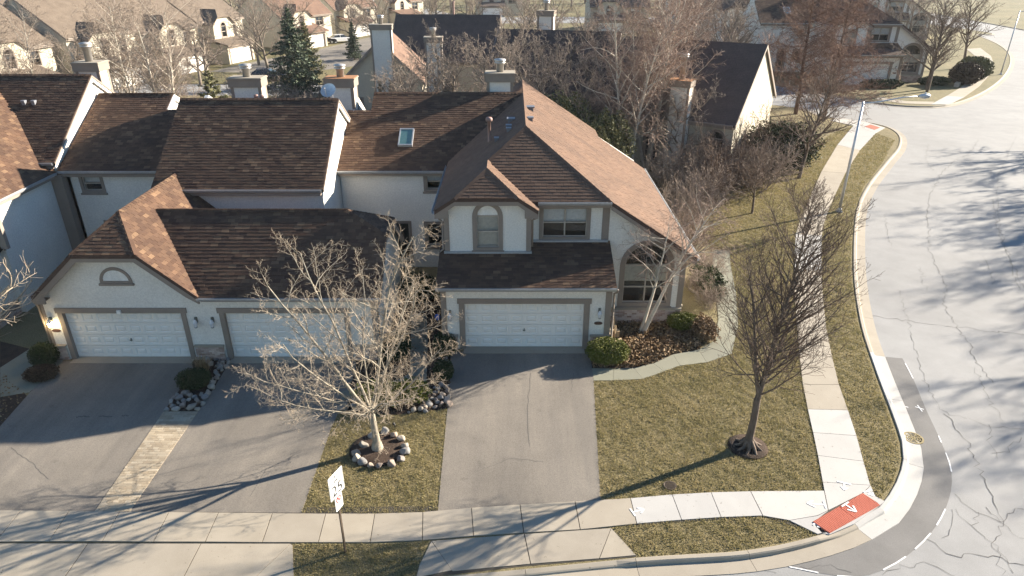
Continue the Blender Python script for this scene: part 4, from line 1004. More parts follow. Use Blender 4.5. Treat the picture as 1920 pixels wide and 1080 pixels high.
# aprons
AP1 = slabs('driveway_apron', [[(-190, 1020), (165, 1020), (122, 1082), (-260, 1082)], [(165, 1020), (377, 1020), (345, 1082), (122, 1082)], [(377, 1020), (545, 1020), (480, 1082), (345, 1082)], [(545, 1020), (549, 1023), (551, 1082), (480, 1082)],
     ], 0.02, lambda k: 'concrete', 'wide concrete apron below the double garage driveways')
flat_poly('joint_bed', [(-200, 1018), (548, 1018), (552, 1088), (-280, 1088)], 0.003, 'joint')
AP2 = slabs('driveway_apron', [[(809, 1015), (848, 1070), (780, 1084), (786, 1060)], [(809, 1015), (983, 1002), (995, 1058), (848, 1072)], [(983, 1002), (1146, 991), (1124, 1048), (995, 1058)], [(1146, 991), (1193, 1042), (1124, 1048)]], 0.02, lambda k: 'concrete', 'concrete apron flaring out to the street below the corner driveway')
flat_poly('joint_bed', [(808, 1014), (1146, 990), (1194, 1044), (980, 1062), (780, 1085)], 0.003, 'joint')

# ------------------------------------------------------------ driveways, paver strip, paths, beds
drive_main = [(845, 660), (1106, 660), (1110, 690), (1113, 714), (1118, 800), (1126, 938), (1078, 941), (975, 947), (884, 953), (821, 959), (831, 850), (839, 765), (843, 720)]
drive_1 = [(118, 677), (358, 675), (362, 690), (334, 735), (307, 772), (177, 959), (-130, 957), (0, 800), (62, 730)]
drive_2 = [(432, 677), (666, 677), (668, 692), (650, 740), (622, 800), (565, 962), (244, 960), (372, 772), (405, 722)]
for nm, dv in (('driveway', drive_main), ('driveway', drive_1), ('driveway', drive_2)):
    mb = MB(); mb.prism([Vector((*G(*p), 0.012)) for p in dv], (0, 0, -0.1)); o = struct(nm, mb, M['asphalt'])
drives = [o for o in bpy.data.objects if o.name.startswith('driveway') and 'apron' not in o.name]
def drive_crack(px, w, par, z=0.0155):
    P = GP(px); pts = []
    for a, b in zip(P[:-1], P[1:]):
        for k in range(8): pts.append((a[0] + (b[0] - a[0]) * k / 8 + random.gauss(0, 0.02), a[1] + (b[1] - a[1]) * k / 8 + random.gauss(0, 0.02)))
    mb = MB(); ribbon(mb, pts, w, z); struct('crack', mb, M['crack'], par)
for px in ([(142, 783), (158, 781), (168, 782)], [(188, 781), (214, 782)], [(228, 781), (242, 780)], [(20, 840), (60, 868), (95, 905)]): drive_crack(px, 0.05 if px[0][1] < 800 else 0.012, drives[1])
for px in ([(995, 700), (990, 760), (992, 850)], [(1075, 700), (1070, 740)], [(905, 880), (960, 860), (1030, 868)]): drive_crack(px, 0.012, drives[0])
drive_crack([(470, 930), (500, 880), (560, 850)], 0.012, drives[2])
strip = [(307, 772), (372, 772), (244, 960), (177, 960)]
pv = thing('paver_strip', 'strip of tan block pavers between two asphalt driveways', 'paving', (*G(275, 865), 0)); pv['kind'] = 'structure'
mb = MB(); mb.prism([Vector((*G(*p), 0.010)) for p in strip], (0, 0, -0.05)); part('joint_sand', mb, M['sand'], pv)
A, B, C, D = [Vector((*G(*p), 0.022)) for p in strip]; rows, cols = 42, 6; pm = {}
L = ((D - A).length + (C - B).length) / 2; W = ((B - A).length + (C - D).length) / 2
ax = (B - A).normalized(); ay = ((D - A) / (D - A).length)
for r in range(rows):
    t0, t1 = r / rows, (r + 1) / rows; off = 0.5 if r % 2 else 0.0; ncol = cols
    edges = [0.0] + [(k + 1 - off) / cols for k in range(cols) if 0.02 < (k + 1 - off) / cols < 0.98] + [1.0]
    edges = sorted(set(round(e, 4) for e in edges)); edges = edges[::1]
    # large and small blocks mixed
    e2 = [0.0]
    for e in edges[1:-1]:
        if random.random() < 0.78: e2.append(e)
    e2.append(1.0)
    for s0, s1 in zip(e2[:-1], e2[1:]):
        P = [lerp(lerp(A, B, s), lerp(D, C, s), t) for s, t in ((s0, t0), (s1, t0), (s1, t1), (s0, t1))]
        c = sum(P, Vector()) / 4; P = [p + (c - p).normalized() * 0.007 + Vector((0, 0, random.uniform(-0.003, 0.003))) for p in P]
        mb = MB(); mb.prism(P, (0, 0, -0.03)); part('paver', mb, M['paver'], pv)

beds = {'left': [(0, 640), (60, 655), (95, 690), (120, 680), (105, 725), (55, 735), (40, 700), (0, 690)],
        'strip': [(362, 672), (432, 672), (432, 690), (405, 722), (372, 772), (307, 772), (334, 735), (360, 695)],
        'court': [(668, 660), (700, 640), (735, 560), (828, 560), (838, 650), (846, 662), (843, 765), (800, 772), (740, 778), (640, 772), (645, 740), (665, 700)],
        'bed': [(1104, 655), (1140, 640), (1140, 602), (1300, 602), (1318, 640), (1312, 655), (1262, 664), (1225, 682), (1188, 690), (1110, 690)],
        'edge': [(-140, 700), (0, 690), (50, 742), (0, 800), (-130, 957)]}
for k, b in beds.items():
    mb = MB(); mb.prism([Vector((*G(*p), 0.006)) for p in b], (0, 0, -0.05)); struct('planting_bed', mb, M['mulch'])
def path(px, label, joints, mat='concrete_green', z=0.016):
    P = px; n = len(P) // 2; quads = []
    a, b = P[:n], P[n:][::-1]
    qs = [[a[i], a[i + 1], b[i + 1], b[i]] for i in range(n - 1)]
    return slabs('garden_path', qs, z, lambda k: mat, label, 0.06, 0.006)
PA = [(1110, 691), (1150, 692), (1188, 690), (1225, 682), (1262, 665), (1310, 656), (1338, 640), (1347, 600), (1343, 550), (1336, 500), (1338, 470)]
PB = [(1113, 714), (1150, 714), (1205, 711), (1245, 697), (1275, 686), (1325, 680), (1372, 664), (1384, 610), (1380, 550), (1370, 500), (1368, 470)]
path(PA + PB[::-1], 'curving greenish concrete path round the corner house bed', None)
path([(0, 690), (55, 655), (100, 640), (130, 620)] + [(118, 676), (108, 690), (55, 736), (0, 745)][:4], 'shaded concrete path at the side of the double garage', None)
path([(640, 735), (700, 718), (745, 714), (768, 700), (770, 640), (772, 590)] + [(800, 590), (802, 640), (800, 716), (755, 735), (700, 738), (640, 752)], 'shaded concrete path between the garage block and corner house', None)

# storm drain grate and lawn valve cover
gr = thing('drain_grate', 'round yellowish cast iron drain grate in the gutter', 'drain grate', (*G(1712, 822, ZR), ZR + 0.01))
c = Vector(gr.location); mb = MB(); mb.lathe([(0.33, 0.0), (0.33, 0.02), (0.27, 0.02), (0.27, 0.0)], c, 28); part('rim', mb, M['iron'], gr)
mb = MB(); mb.lathe([(0.27, 0.0), (0.27, 0.004)], c, 24); part('sump_dark_disc', mb, M['black'], gr)  # flat black disc, darkness of the hole put into its colour
mb = MB()
for rr_ in (0.07, 0.14, 0.21):
    for k in range(20):
        a0, a1 = 2 * math.pi * k / 20, 2 * math.pi * (k + 0.99) / 20
        mb.prism([c + Vector((r * math.cos(t), r * math.sin(t), 0.02)) for r, t in ((rr_ - 0.014, a0), (rr_ + 0.014, a0), (rr_ + 0.014, a1), (rr_ - 0.014, a1))], (0, 0, -0.02))
for k in range(8):
    t = 2 * math.pi * k / 8; d = Vector((math.cos(t), math.sin(t), 0)); s_ = Vector((-d.y, d.x, 0)) * 0.014
    mb.prism([c + d * 0.02 + s_ + Vector((0, 0, .022)), c + d * 0.28 + s_ + Vector((0, 0, .022)), c + d * 0.28 - s_ + Vector((0, 0, .022)), c + d * 0.02 - s_ + Vector((0, 0, .022))], (0, 0, -0.02))
part('bar', mb, M['iron'], gr)
vc = G(1256, 911); mb = MB(); mb.lathe([(0.2, 0.0), (0.2, 0.035), (0.17, 0.035), (0.16, 0.028)], (*vc, 0), 18)
for k in range(-3, 4): mb.box(vc[0] - 0.15 + abs(k) * 0.012, vc[1] + k * 0.045 - 0.01, 0.025, vc[0] + 0.15 - abs(k) * 0.012, vc[1] + k * 0.045 + 0.01, 0.042)
single('valve_cover', mb, M['steel_brown'], 'dark round iron cover set in the corner lawn', 'cover', (*vc, 0))

# ------------------------------------------------------------ grass blades on the lawns in view
front_l = [(640, 772), (740, 778), (800, 772), (843, 765), (839, 765), (821, 959), (793, 961), (703, 964), (565, 962), (622, 800)]
corner_l = [(1113, 714), (1205, 711), (1275, 686), (1325, 680), (1372, 664), (1384, 610), (1380, 550), (1370, 500), (1368, 470), (1330, 465), (1330, 400), (1400, 345), (1500, 300), (1560, 250), (1600, 236), (1570, 272), (1540, 322), (1513, 385), (1492, 440), (1488, 508), (1490, 560), (1499, 670), (1514, 768), (1533, 855), (1545, 921), (1407, 922), (1333, 924), (1182, 935), (1126, 938), (1118, 800)]
verge_r = [(1642, 250), (1678, 262), (1655, 305), (1620, 350), (1600, 400), (1595, 500), (1607, 600), (1635, 690), (1667, 775), (1685, 830), (1688, 862), (1675, 905), (1650, 938), (1640, 930), (1632, 911), (1606, 818), (1573, 722), (1549, 615), (1540, 508), (1541, 442), (1554, 393), (1585, 325), (1612, 282)]
verge_b = [(1150, 990), (1194, 983), (1278, 976), (1352, 971), (1430, 968), (1480, 977), (1533, 1003), (1400, 1030), (1196, 1044)]
verge_c = [(550, 1020), (694, 1020), (792, 1016), (806, 1014), (784, 1060), (778, 1085), (552, 1090)]
def blades(name, poly, dens, h, mat, parent, holes=(), width=0.012, lean=1.6, z=0.0, seed=1, patchy=0.0):
    r = np.random.default_rng(seed); P = [tuple(p) for p in poly]; xs = [p[0] for p in P]; ys = [p[1] for p in P]
    area = (max(xs) - min(xs)) * (max(ys) - min(ys)); n = int(area * dens)
    x = r.uniform(min(xs), max(xs), n); y = r.uniform(min(ys), max(ys), n)
    k = in_poly(x, y, P)
    d = np.sqrt(x ** 2 + y ** 2); k &= r.uniform(0, 1, n) < np.clip((26.0 / np.maximum(d, 1)) ** 1.6, 0.08, 1)
    for hh in holes: k &= ~in_poly(x, y, hh)
    x, y = x[k], y[k]; n = len(x); d = d[k]; wide = np.clip(d / 22.0, 1.0, 3.0)
    # clumped height
    cl = 0.6 + 0.5 * np.sin(x * 5.1 + 2 * np.sin(y * 3.3)) * np.sin(y * 4.7 + 2 * np.sin(x * 2.9)) + 0.25 * np.sin(x * 11 + y * 7)
    hgt = h * (0.55 + 0.6 * np.clip(cl, 0, 1.3)) * r.uniform(0.6, 1.2, n); an = r.uniform(0, 2 * np.pi, n); ln = r.uniform(0.2, lean, n) * hgt; la = r.uniform(0, 2 * np.pi, n)
    wx, wy = np.cos(an) * width * wide, np.sin(an) * width * wide
    V = np.empty((n, 3, 3), np.float32)
    V[:, 0] = np.stack([x - wx, y - wy, np.full(n, z - 0.01)], 1); V[:, 1] = np.stack([x + wx, y + wy, np.full(n, z - 0.01)], 1)
    V[:, 2] = np.stack([x + np.cos(la) * ln, y + np.sin(la) * ln, z + hgt], 1)
    me = np_mesh(name, V.reshape(-1, 3), np.arange(n * 3).reshape(-1, 3)); o = link(name, me, M[mat], parent); o['kind'] = 'stuff'; return o
def circ(c, r, n=14): return [(c[0] + r * math.cos(2 * math.pi * i / n), c[1] + r * math.sin(2 * math.pi * i / n)) for i in range(n)]
T1, T2 = G(708, 842), G(1402, 838)
blades('grass', GP(front_l), 1100, 0.052, 'grass', lawn1, [circ(T1, 0.95)], seed=2)
blades('grass', GP(corner_l), 1100, 0.052, 'grass', lawn1, [circ(T2, 0.62)], seed=3)
blades('grass', GP(verge_r), 900, 0.052, 'grass', lawn1, seed=4); blades('grass', GP(verge_b), 1200, 0.052, 'grass', lawn1, seed=5); blades('grass', GP(verge_c), 1200, 0.052, 'grass', lawn1, seed=6)
def leaves(name, poly, n, size, mat, parent=None, zmax=0.12, seed=1):
    r = np.random.default_rng(seed); P = [tuple(p) for p in poly]; xs = [p[0] for p in P]; ys = [p[1] for p in P]
    x = r.uniform(min(xs), max(xs), n * 3); y = r.uniform(min(ys), max(ys), n * 3); k = in_poly(x, y, P); x, y = x[k][:n], y[k][:n]; n = len(x)
    mound = np.clip(0.5 + 0.5 * np.sin(x * 2.3) * np.cos(y * 2.9), 0, 1)
    z = 0.015 + r.uniform(0, 1, n) * zmax * (0.4 + 0.6 * mound)
    a = r.normal(0, 1, (n, 3)); a[:, 2] *= 0.5; a /= np.linalg.norm(a, axis=1)[:, None]; b = r.normal(0, 1, (n, 3)); b -= a * (a * b).sum(1)[:, None]; b /= np.linalg.norm(b, axis=1)[:, None]
    s = size * r.uniform(0.6, 1.3, n)[:, None]; c = np.stack([x, y, z], 1)
    V = np.stack([c - a * s, c + b * s * 0.6, c + a * s, c - b * s * 0.6], 1).reshape(-1, 3)
    me = np_mesh(name, V, np.arange(n * 4).reshape(-1, 4)); o = link(name, me, M[mat], parent); o['kind'] = 'stuff'
    if parent is None: tag(o, 'ground', 'leaves')
    return o
o = leaves('ground_cover', GP(beds['bed']), 7500, 0.055, 'litter', zmax=0.2, seed=9); tag(o, 'brown leathery ground cover in the bed below the arched window', 'ground cover')
o = leaves('leaf_litter', GP(beds['court']), 1500, 0.05, 'litter', zmax=0.05, seed=10); tag(o, 'scattered dead leaves in the shaded bed between the garages', 'leaves')
o = leaves('leaf_litter', GP(beds['edge'] ), 900, 0.05, 'litter', zmax=0.05, seed=11); tag(o, 'scattered dead leaves on the dark bed beside the left driveway', 'leaves')
# ------------------------------------------------------------ bare trees
class Tree:
    def __init__(s, seed): s.r = random.Random(seed); s.wood = MB(); s.twig = MB()
    def tube(s, pts, rad, lev, split):
        k = 8 if rad[0] > 0.09 else (6 if rad[0] > 0.04 else (4 if rad[0] > 0.014 else 3))
        (s.wood if lev <= split else s.twig).tube(pts, rad, k, cap=False)
    def grow(s, p, d, L, r0, lev, C):
        r = s.r; n = C['segs'][lev]; pts = [p.copy()]; rad = [r0]; dirs = [d]
        tip = C.get('tip', 0.35) if lev < C['max'] else 0.45
        for i in range(n):
            w = C['wander'][lev]; d = d + Vector((r.gauss(0, w), r.gauss(0, w), r.gauss(0, w))); d.z += C['trop'][lev]; d.normalize()
            p = p + d * (L / n); pts.append(p.copy()); dirs.append(d.copy()); rad.append(max(C['rmin'], r0 * (1 - (1 - tip) * (i + 1) / n)))
        s.tube(pts, rad, lev, C['split'])
        if lev >= C['max']: return
        nc = C['n'][lev]; st = C['start'][lev]; az = r.uniform(0, 6.28)
        for k in range(nc):
            t = st + (1 - st) * (k + r.uniform(0.1, 0.9)) / nc; f = t * n; i = min(int(f), n - 1); q = pts[i].lerp(pts[i + 1], f - i); dd = dirs[i + 1]
            rr = rad[i] + (rad[i + 1] - rad[i]) * (f - i); az += 2.4 + r.uniform(-0.5, 0.5)
            o = dd.orthogonal().normalized(); o2 = dd.cross(o); side = o * math.cos(az) + o2 * math.sin(az)
            an = R(C['ang'][lev] + r.gauss(0, 9)); cd = dd * math.cos(an) + side * math.sin(an)
            cl = L * C['ratio'][lev] * (1.0 - C['fall'][lev] * (t - st) / (1 - st + 1e-6)) * r.uniform(0.65, 1.2)
            s.grow(q, cd, cl, max(C['rmin'], min(rr * 0.72, r0 * C['rr'][lev])), lev + 1, C)
def finish(T, name, label, loc, bark, twig, group=None, cat='tree', rotz=0.0):
    t = thing(name, label, cat, loc, rotz, group, local=True)
    if T.wood.v: part('trunk', T.wood, M[bark], t, True)
    if T.twig.v: part('crown', T.twig, M[twig], t, True)
    return t
UP = Vector((0, 0, 1))
def dirv(az, tilt): return Vector((math.sin(R(tilt)) * math.cos(R(az)), math.sin(R(tilt)) * math.sin(R(az)), math.cos(R(tilt))))
def flare(T, r, h=0.35, k=10):
    T.wood.tube([Vector((0, 0, -0.1)), Vector((0, 0, 0.04)), Vector((0, 0, h))], [r * 1.75, r * 1.45, r], k, cap=False)

# tree in the stone ring
T = Tree(11); C = dict(segs=[6, 7, 5, 4, 3], wander=[0.05, 0.10, 0.16, 0.2, 0.22], trop=[0.0, 0.035, 0.05, 0.06, 0.06], n=[0, 12, 9, 7, 0], start=[0.5, 0.18, 0.15, 0.12, 0],
         ang=[40, 48, 50, 48, 45], ratio=[0.6, 0.40, 0.42, 0.42, 0.4], fall=[0.3, 0.45, 0.4, 0.3, 0.3], rr=[0.5, 0.36, 0.4, 0.5, 0.5], rmin=0.0032, max=4, split=2, tip=0.3)
flare(T, 0.14)
T.wood.tube([Vector((0, 0, 0.3)), Vector((-0.03, 0, 0.8)), Vector((-0.08, 0.02, 1.5))], [0.13, 0.105, 0.105], 10, cap=False)
for az, tl, L, r_, z in ((182, 84, 4.3, 0.062, 1.3), (168, 46, 5.2, 0.105, 1.45), (128, 30, 5.6, 0.085, 1.5), (60, 12, 6.3, 0.105, 1.5), (20, 28, 4.9, 0.085, 1.45), (-10, 48, 3.7, 0.065, 1.4), (-80, 44, 4.0, 0.06, 1.45), (-135, 42, 4.6, 0.065, 1.5), (95, 40, 4.4, 0.065, 1.5), (0, 16, 5.4, 0.065, 1.55), (200, 60, 4.2, 0.05, 1.5)):
    T.grow(Vector((-0.07, 0.02, z)), dirv(az, tl), L, r_ * 0.6, 1, C)
finish(T, 'bare_tree', 'pale bare spreading tree standing inside a ring of boulders', (*T1, 0), 'bark_pale', 'twig_pale')

# upright tree on the corner lawn
T = Tree(23); C = dict(segs=[10, 7, 5, 4], wander=[0.03, 0.06, 0.12, 0.18], trop=[0.02, 0.07, 0.07, 0.05], n=[62, 10, 7, 0], start=[0.04, 0.2, 0.15, 0],
         ang=[48, 36, 38, 40], ratio=[0.56, 0.42, 0.42, 0.4], fall=[0.62, 0.5, 0.4, 0.3], rr=[0.34, 0.45, 0.5, 0.5], rmin=0.0042, max=3, split=1, tip=0.12)
flare(T, 0.125, 0.5)
for k in range(9):
    a = k * 0.7 + 0.2; T.wood.tube([Vector((0.1 * math.cos(a), 0.1 * math.sin(a), 0.3)), Vector((0.28 * math.cos(a + .1), 0.28 * math.sin(a + .1), 0.1)), Vector((0.5 * math.cos(a - .1), 0.5 * math.sin(a - .1), 0.0)), Vector((0.62 * math.cos(a), 0.62 * math.sin(a), -0.05))], [0.08, 0.055, 0.035, 0.015], 6, cap=False)
T.wood.tube([Vector((0, 0, 0.4)), Vector((0.03, 0, 1.2)), Vector((0.02, 0.02, 1.95))], [0.125, 0.112, 0.108], 10, cap=False)
T.grow(Vector((0.02, 0.02, 1.8)), dirv(60, 4), 6.5, 0.10, 0, C)
T.grow(Vector((0.0, 0.0, 2.2)), dirv(175, 14), 4.6, 0.07, 0, dict(C, n=[28, 8, 6, 0]))
T.grow(Vector((0.0, 0.0, 2.3)), dirv(10, 24), 4.6, 0.06, 0, dict(C, n=[28, 8, 6, 0]))
finish(T, 'bare_tree', 'dark upright bare tree on the corner lawn with roots over black mulch', (*T2, 0), 'bark_dark', 'twig_dark')

# leaning birch in the bed
T = Tree(31); C = dict(segs=[8, 6, 5, 4], wander=[0.05, 0.10, 0.14, 0.15], trop=[0.02, 0.02, -0.02, -0.06], n=[16, 8, 6, 0], start=[0.4, 0.15, 0.15, 0],
         ang=[48, 42, 42, 40], ratio=[0.42, 0.5, 0.5, 0.4], fall=[0.4, 0.4, 0.4, 0.3], rr=[0.4, 0.45, 0.5, 0.5], rmin=0.0048, max=3, split=1, tip=0.15)
T.grow(Vector((0.05, 0, -0.05)), Vector((0.28, -0.05, 1)).normalized(), 6.3, 0.10, 0, C); T.grow(Vector((-0.08, 0.05, -0.05)), Vector((0.2, 0.1, 1)).normalized(), 5.0, 0.085, 0, C)
finish(T, 'birch_tree', 'small leaning birch with white twin stems before the arched window', (*G(1203, 624), 0), 'bark_birch', 'twig_birch')

# tree whose twigs reach in at the left edge
T = Tree(5); C = dict(segs=[6, 7, 5, 4], wander=[0.05, 0.09, 0.15, 0.2], trop=[0.02, 0.03, 0.07, 0.08], n=[0, 9, 6, 0], start=[0.3, 0.25, 0.2, 0], ang=[40, 40, 42, 42], ratio=[0.5, 0.4, 0.45, 0.4], fall=[0.3, 0.4, 0.3, 0.3], rr=[0.5, 0.45, 0.5, 0.5], rmin=0.0065, max=3, split=1, tip=0.3)
flare(T, 0.2); T.wood.tube([Vector((0, 0, 0.3)), Vector((0, 0, 1.7))], [0.2, 0.17], 10, cap=False)
for az, tl, L, r_, z in ((10, 62, 4.7, 0.08, 1.6), (20, 70, 4.6, 0.07, 1.5), (0, 50, 4.8, 0.08, 1.7), (90, 40, 5, 0.09, 1.6), (180, 45, 5, 0.09, 1.6), (-90, 45, 5, 0.08, 1.6), (45, 15, 6, 0.1, 1.6), (-30, 66, 3.6, 0.06, 1.55)):
    T.grow(Vector((0, 0, z)), dirv(az, tl), L, r_, 1, C)
finish(T, 'bare_tree', 'bare pale tree beside the left driveway with twigs over the garage corner', (-20.9, 20.6, 0), 'bark_pale', 'twig_pale')

# prototypes for the middle distance
def proto(seed, kind):
    T = Tree(seed)
    if kind == 'spread':
        C = dict(segs=[6, 7, 5, 4, 3], wander=[0.06, 0.11, 0.16, 0.2, 0.2], trop=[0.0, 0.03, 0.04, 0.03, 0.02], n=[11, 9, 7, 5, 0], start=[0.25, 0.2, 0.15, 0.12, 0], ang=[46, 45, 46, 46, 45], ratio=[0.72, 0.46, 0.45, 0.42, 0.4], fall=[0.25, 0.4, 0.4, 0.3, 0.3], rr=[0.5, 0.45, 0.5, 0.5, 0.5], rmin=0.010, max=4, split=2, tip=0.3)
        T.grow(Vector((0, 0, -0.1)), dirv(0, 2), 7.0, 0.22, 0, C)
    elif kind == 'birch':
        C = dict(segs=[9, 6, 5, 4], wander=[0.04, 0.09, 0.13, 0.15], trop=[0.02, 0.03, 0.0, -0.04], n=[24, 11, 8, 0], start=[0.26, 0.12, 0.12, 0], ang=[46, 42, 42, 42], ratio=[0.36, 0.5, 0.48, 0.4], fall=[0.45, 0.4, 0.4, 0.3], rr=[0.36, 0.45, 0.5, 0.5], rmin=0.009, max=3, split=1, tip=0.12)
        for az, tl, L, rr in ((0, 9, 13, 0.16), (150, 7, 12, 0.15), (250, 12, 10.5, 0.13)): T.grow(Vector((0.15 * math.cos(R(az)), 0.15 * math.sin(R(az)), -0.1)), dirv(az, tl), L, rr, 0, C)
    elif kind == 'cypress':
        C = dict(segs=[10, 6, 5, 4], wander=[0.02, 0.07, 0.16, 0.2], trop=[0.02, 0.01, -0.01, -0.03], n=[80, 17, 9, 0], start=[0.08, 0.08, 0.1, 0], ang=[72, 46, 46, 45], ratio=[0.40, 0.40, 0.45, 0.4], fall=[0.72, 0.5, 0.4, 0.3], rr=[0.2, 0.4, 0.5, 0.5], rmin=0.010, max=3, split=1, tip=0.1)
        T.grow(Vector((0, 0, -0.1)), dirv(0, 1), 13.5, 0.2, 0, C)
    elif kind == 'pear':
        C = dict(segs=[8, 6, 5, 4], wander=[0.03, 0.06, 0.12, 0.16], trop=[0.02, 0.06, 0.06, 0.04], n=[30, 9, 6, 0], start=[0.25, 0.2, 0.15, 0], ang=[46, 38, 40, 40], ratio=[0.5, 0.42, 0.42, 0.4], fall=[0.6, 0.5, 0.4, 0.3], rr=[0.42, 0.45, 0.5, 0.5], rmin=0.010, max=3, split=1, tip=0.15)
        T.grow(Vector((0, 0, -0.1)), dirv(30, 3), 8.0, 0.16, 0, C)
    elif kind == 'bush':
        C = dict(segs=[5, 5, 4], wander=[0.08, 0.14, 0.2], trop=[0.02, 0.03, 0.02], n=[9, 7, 0], start=[0.2, 0.2, 0], ang=[38, 42, 42], ratio=[0.5, 0.45, 0.4], fall=[0.4, 0.4, 0.3], rr=[0.5, 0.5, 0.5], rmin=0.008, max=2, split=-1, tip=0.3)
        for k in range(26): T.grow(Vector((0.5 * math.cos(k * 2.4), 0.5 * math.sin(k * 2.4), -0.05)) * (k / 26), dirv(k * 137.5, 6 + 44 * (k / 26)), T.r.uniform(1.8, 2.8), 0.022, 0, C)
    return T
class Proto: pass
PR = {}
for kind, seeds, bark, twig in (('spread', (41, 42, 43), 'bark_grey', 'twig_grey'), ('birch', (51, 52), 'bark_birch', 'twig_birch'), ('cypress', (61, 62), 'bark_rust', 'twig_rust'), ('pear', (71, 72), 'bark_dark', 'twig_dark'), ('bush', (81, 82), 'bark_grey', 'twig_grey')):
    PR[kind] = []
    for s_ in seeds:
        T = proto(s_, kind); PR[kind].append((T.wood.mesh('trunk') if T.wood.v else None, T.twig.mesh('crown'), bark, twig))
TC = {}
def tree(kind, loc, label, group=None, sc=1.0, rot=None, variant=None, name=None, mats=None, cat='tree', sz=None):
    i = TC.get(kind, 0); TC[kind] = i + 1; w, c, bark, twig = PR[kind][(i if variant is None else variant) % len(PR[kind])]
    if mats: bark, twig = mats
    t = thing(name or {'birch': 'birch_tree', 'cypress': 'bald_cypress_tree', 'bush': 'bare_shrub'}.get(kind, 'bare_tree'), label, cat, (loc[0], loc[1], 0), random.uniform(0, 6.28) if rot is None else rot, group, local=True)
    t.scale = (sc, sc, sc if sz is None else sz)
    for nm, me, mt in (('trunk', w, bark), ('crown', c, twig)):
        if me is None: continue
        o = bpy.data.objects.new(nm, me); COL.objects.link(o); o.parent = t
        if not me.materials: me.materials.append(M[mt]); me.polygons.foreach_set('use_smooth', [True] * len(me.polygons))
        elif me.materials[0] != M[mt]: o.material_slots[0].link = 'OBJECT'; o.material_slots[0].material = M[mt]
    return t

# evergreens, hedges: leaf-sized faces through the volume
def leafy(n, size, fn, seed, flat_=0.0, stretch=0.55):
    r = np.random.default_rng(seed); c = fn(r, n); n = len(c)
    a = r.normal(0, 1, (n, 3)); a[:, 2] *= (1 - flat_); a /= np.linalg.norm(a, axis=1)[:, None]; b = r.normal(0, 1, (n, 3)); b -= a * (a * b).sum(1)[:, None]; b /= np.linalg.norm(b, axis=1)[:, None]
    s = size * r.uniform(0.6, 1.3, n)[:, None]
    V = np.stack([c - a * s, c + b * s * stretch, c + a * s, c - b * s * stretch], 1).reshape(-1, 3)
    return V, np.arange(n * 4).reshape(-1, 4)
def shell(rx, ry, rz, box=2.0, zc=None, lump=0.12, fill=0.25):
    "points near the surface of a rounded block"
    def f(r, n):
        d = r.normal(0, 1, (n, 3)); d /= (np.abs(d) ** box).sum(1)[:, None] ** (1 / box)
        k = 1 - np.abs(r.normal(0, fill * 0.45, n)); k *= 1 + lump * np.sin(d[:, 0] * 7 + d[:, 2] * 5) * np.sin(d[:, 1] * 6 + d[:, 0] * 3)
        p = d * k[:, None] * np.array([rx, ry, rz]); p[:, 2] += rz if zc is None else zc
        return p[p[:, 2] > 0.02]
    return f
def shrub(name, label, loc, rx, ry, rz, mat, n=2600, size=0.035, box=2.6, group=None, seed=1, rot=0.0, cat='shrub', lump=0.08):
    t = thing(name, label, cat, (loc[0], loc[1], 0), rot, group, local=True)
    V, F = leafy(n, size, shell(rx, ry, rz, box, lump=lump), seed); o = link('foliage', np_mesh('foliage', V, F), M[mat], t)
    # woody core
    mb = MB(); rr = random.Random(seed)
    for k in range(10):
        a = rr.uniform(0, 6.28); mb.tube([(0.1 * rx * math.cos(a), 0.1 * ry * math.sin(a), 0.0), (0.45 * rx * math.cos(a), 0.45 * ry * math.sin(a), rz * 0.9), (0.75 * rx * math.cos(a + .2), 0.75 * ry * math.sin(a + .2), rz * rr.uniform(1.0, 1.6))], [0.02, 0.014, 0.006], 4)
    part('stem', mb, M['bark_dark'], t)
    # dense inner leaf mass so the block is not see-through
    V, F = leafy(n // 3, size * 2.6, shell(rx * 0.8, ry * 0.8, rz * 0.82, box, zc=rz * 0.92, lump=0.05), seed + 5); link('inner_foliage', np_mesh('inner_foliage', V, F), M[mat], t)
    return t
shrub('boxwood_shrub', 'clipped round topped boxwood at the corner of the driveway and path', G(1138, 676), 0.86, 0.66, 0.46, 'boxwood', 5200, 0.032, seed=3)
shrub('boxwood_shrub', 'clipped low boxwood at the house end of the brown ground cover', G(1280, 614), 0.72, 0.5, 0.33, 'boxwood', 3400, 0.032, seed=4)
shrub('yew_shrub', 'dark clipped shrub beside the left garage corner', G(88, 684), 0.5, 0.5, 0.47, 'yew', 2600, 0.035, seed=5)
shrub('yew_shrub', 'dark clipped mound among the stones between the driveways', G(366, 724), 0.62, 0.5, 0.34, 'yew', 3000, 0.032, seed=6)
shrub('low_shrub', 'dry brown mound shrub by the left garage path', G(80, 708), 0.62, 0.5, 0.22, 'brownshrub', 2200, 0.035, seed=7)
shrub('juniper_shrub', 'green spreading juniper behind the ringed tree, beside the driveway', G(720, 752), 1.05, 0.6, 0.36, 'boxwood', 3600, 0.036, seed=8, lump=0.2)
shrub('juniper_shrub', 'green juniper next to the pile of round stones', G(775, 748), 0.62, 0.55, 0.36, 'boxwood', 2600, 0.036, seed=9, lump=0.2)
shrub('yew_shrub', 'shaded yew beside the near garage door brick', G(835, 660), 0.5, 0.75, 0.4, 'yew', 2400, 0.036, seed=10)
shrub('yew_shrub', 'shaded round yew at the driveway edge above the stones', G(832, 708), 0.4, 0.5, 0.34, 'yew', 2200, 0.034, seed=11)
shrub('yew_shrub', 'dark shrub against the side wall of the garage block', G(740, 668), 0.7, 0.8, 0.45, 'yew', 2600, 0.04, seed=12)
shrub('yew_shrub', 'dark shrub in the deep shade before the rear wall', G(785, 560), 0.9, 0.9, 0.6, 'yew', 2600, 0.05, seed=13)
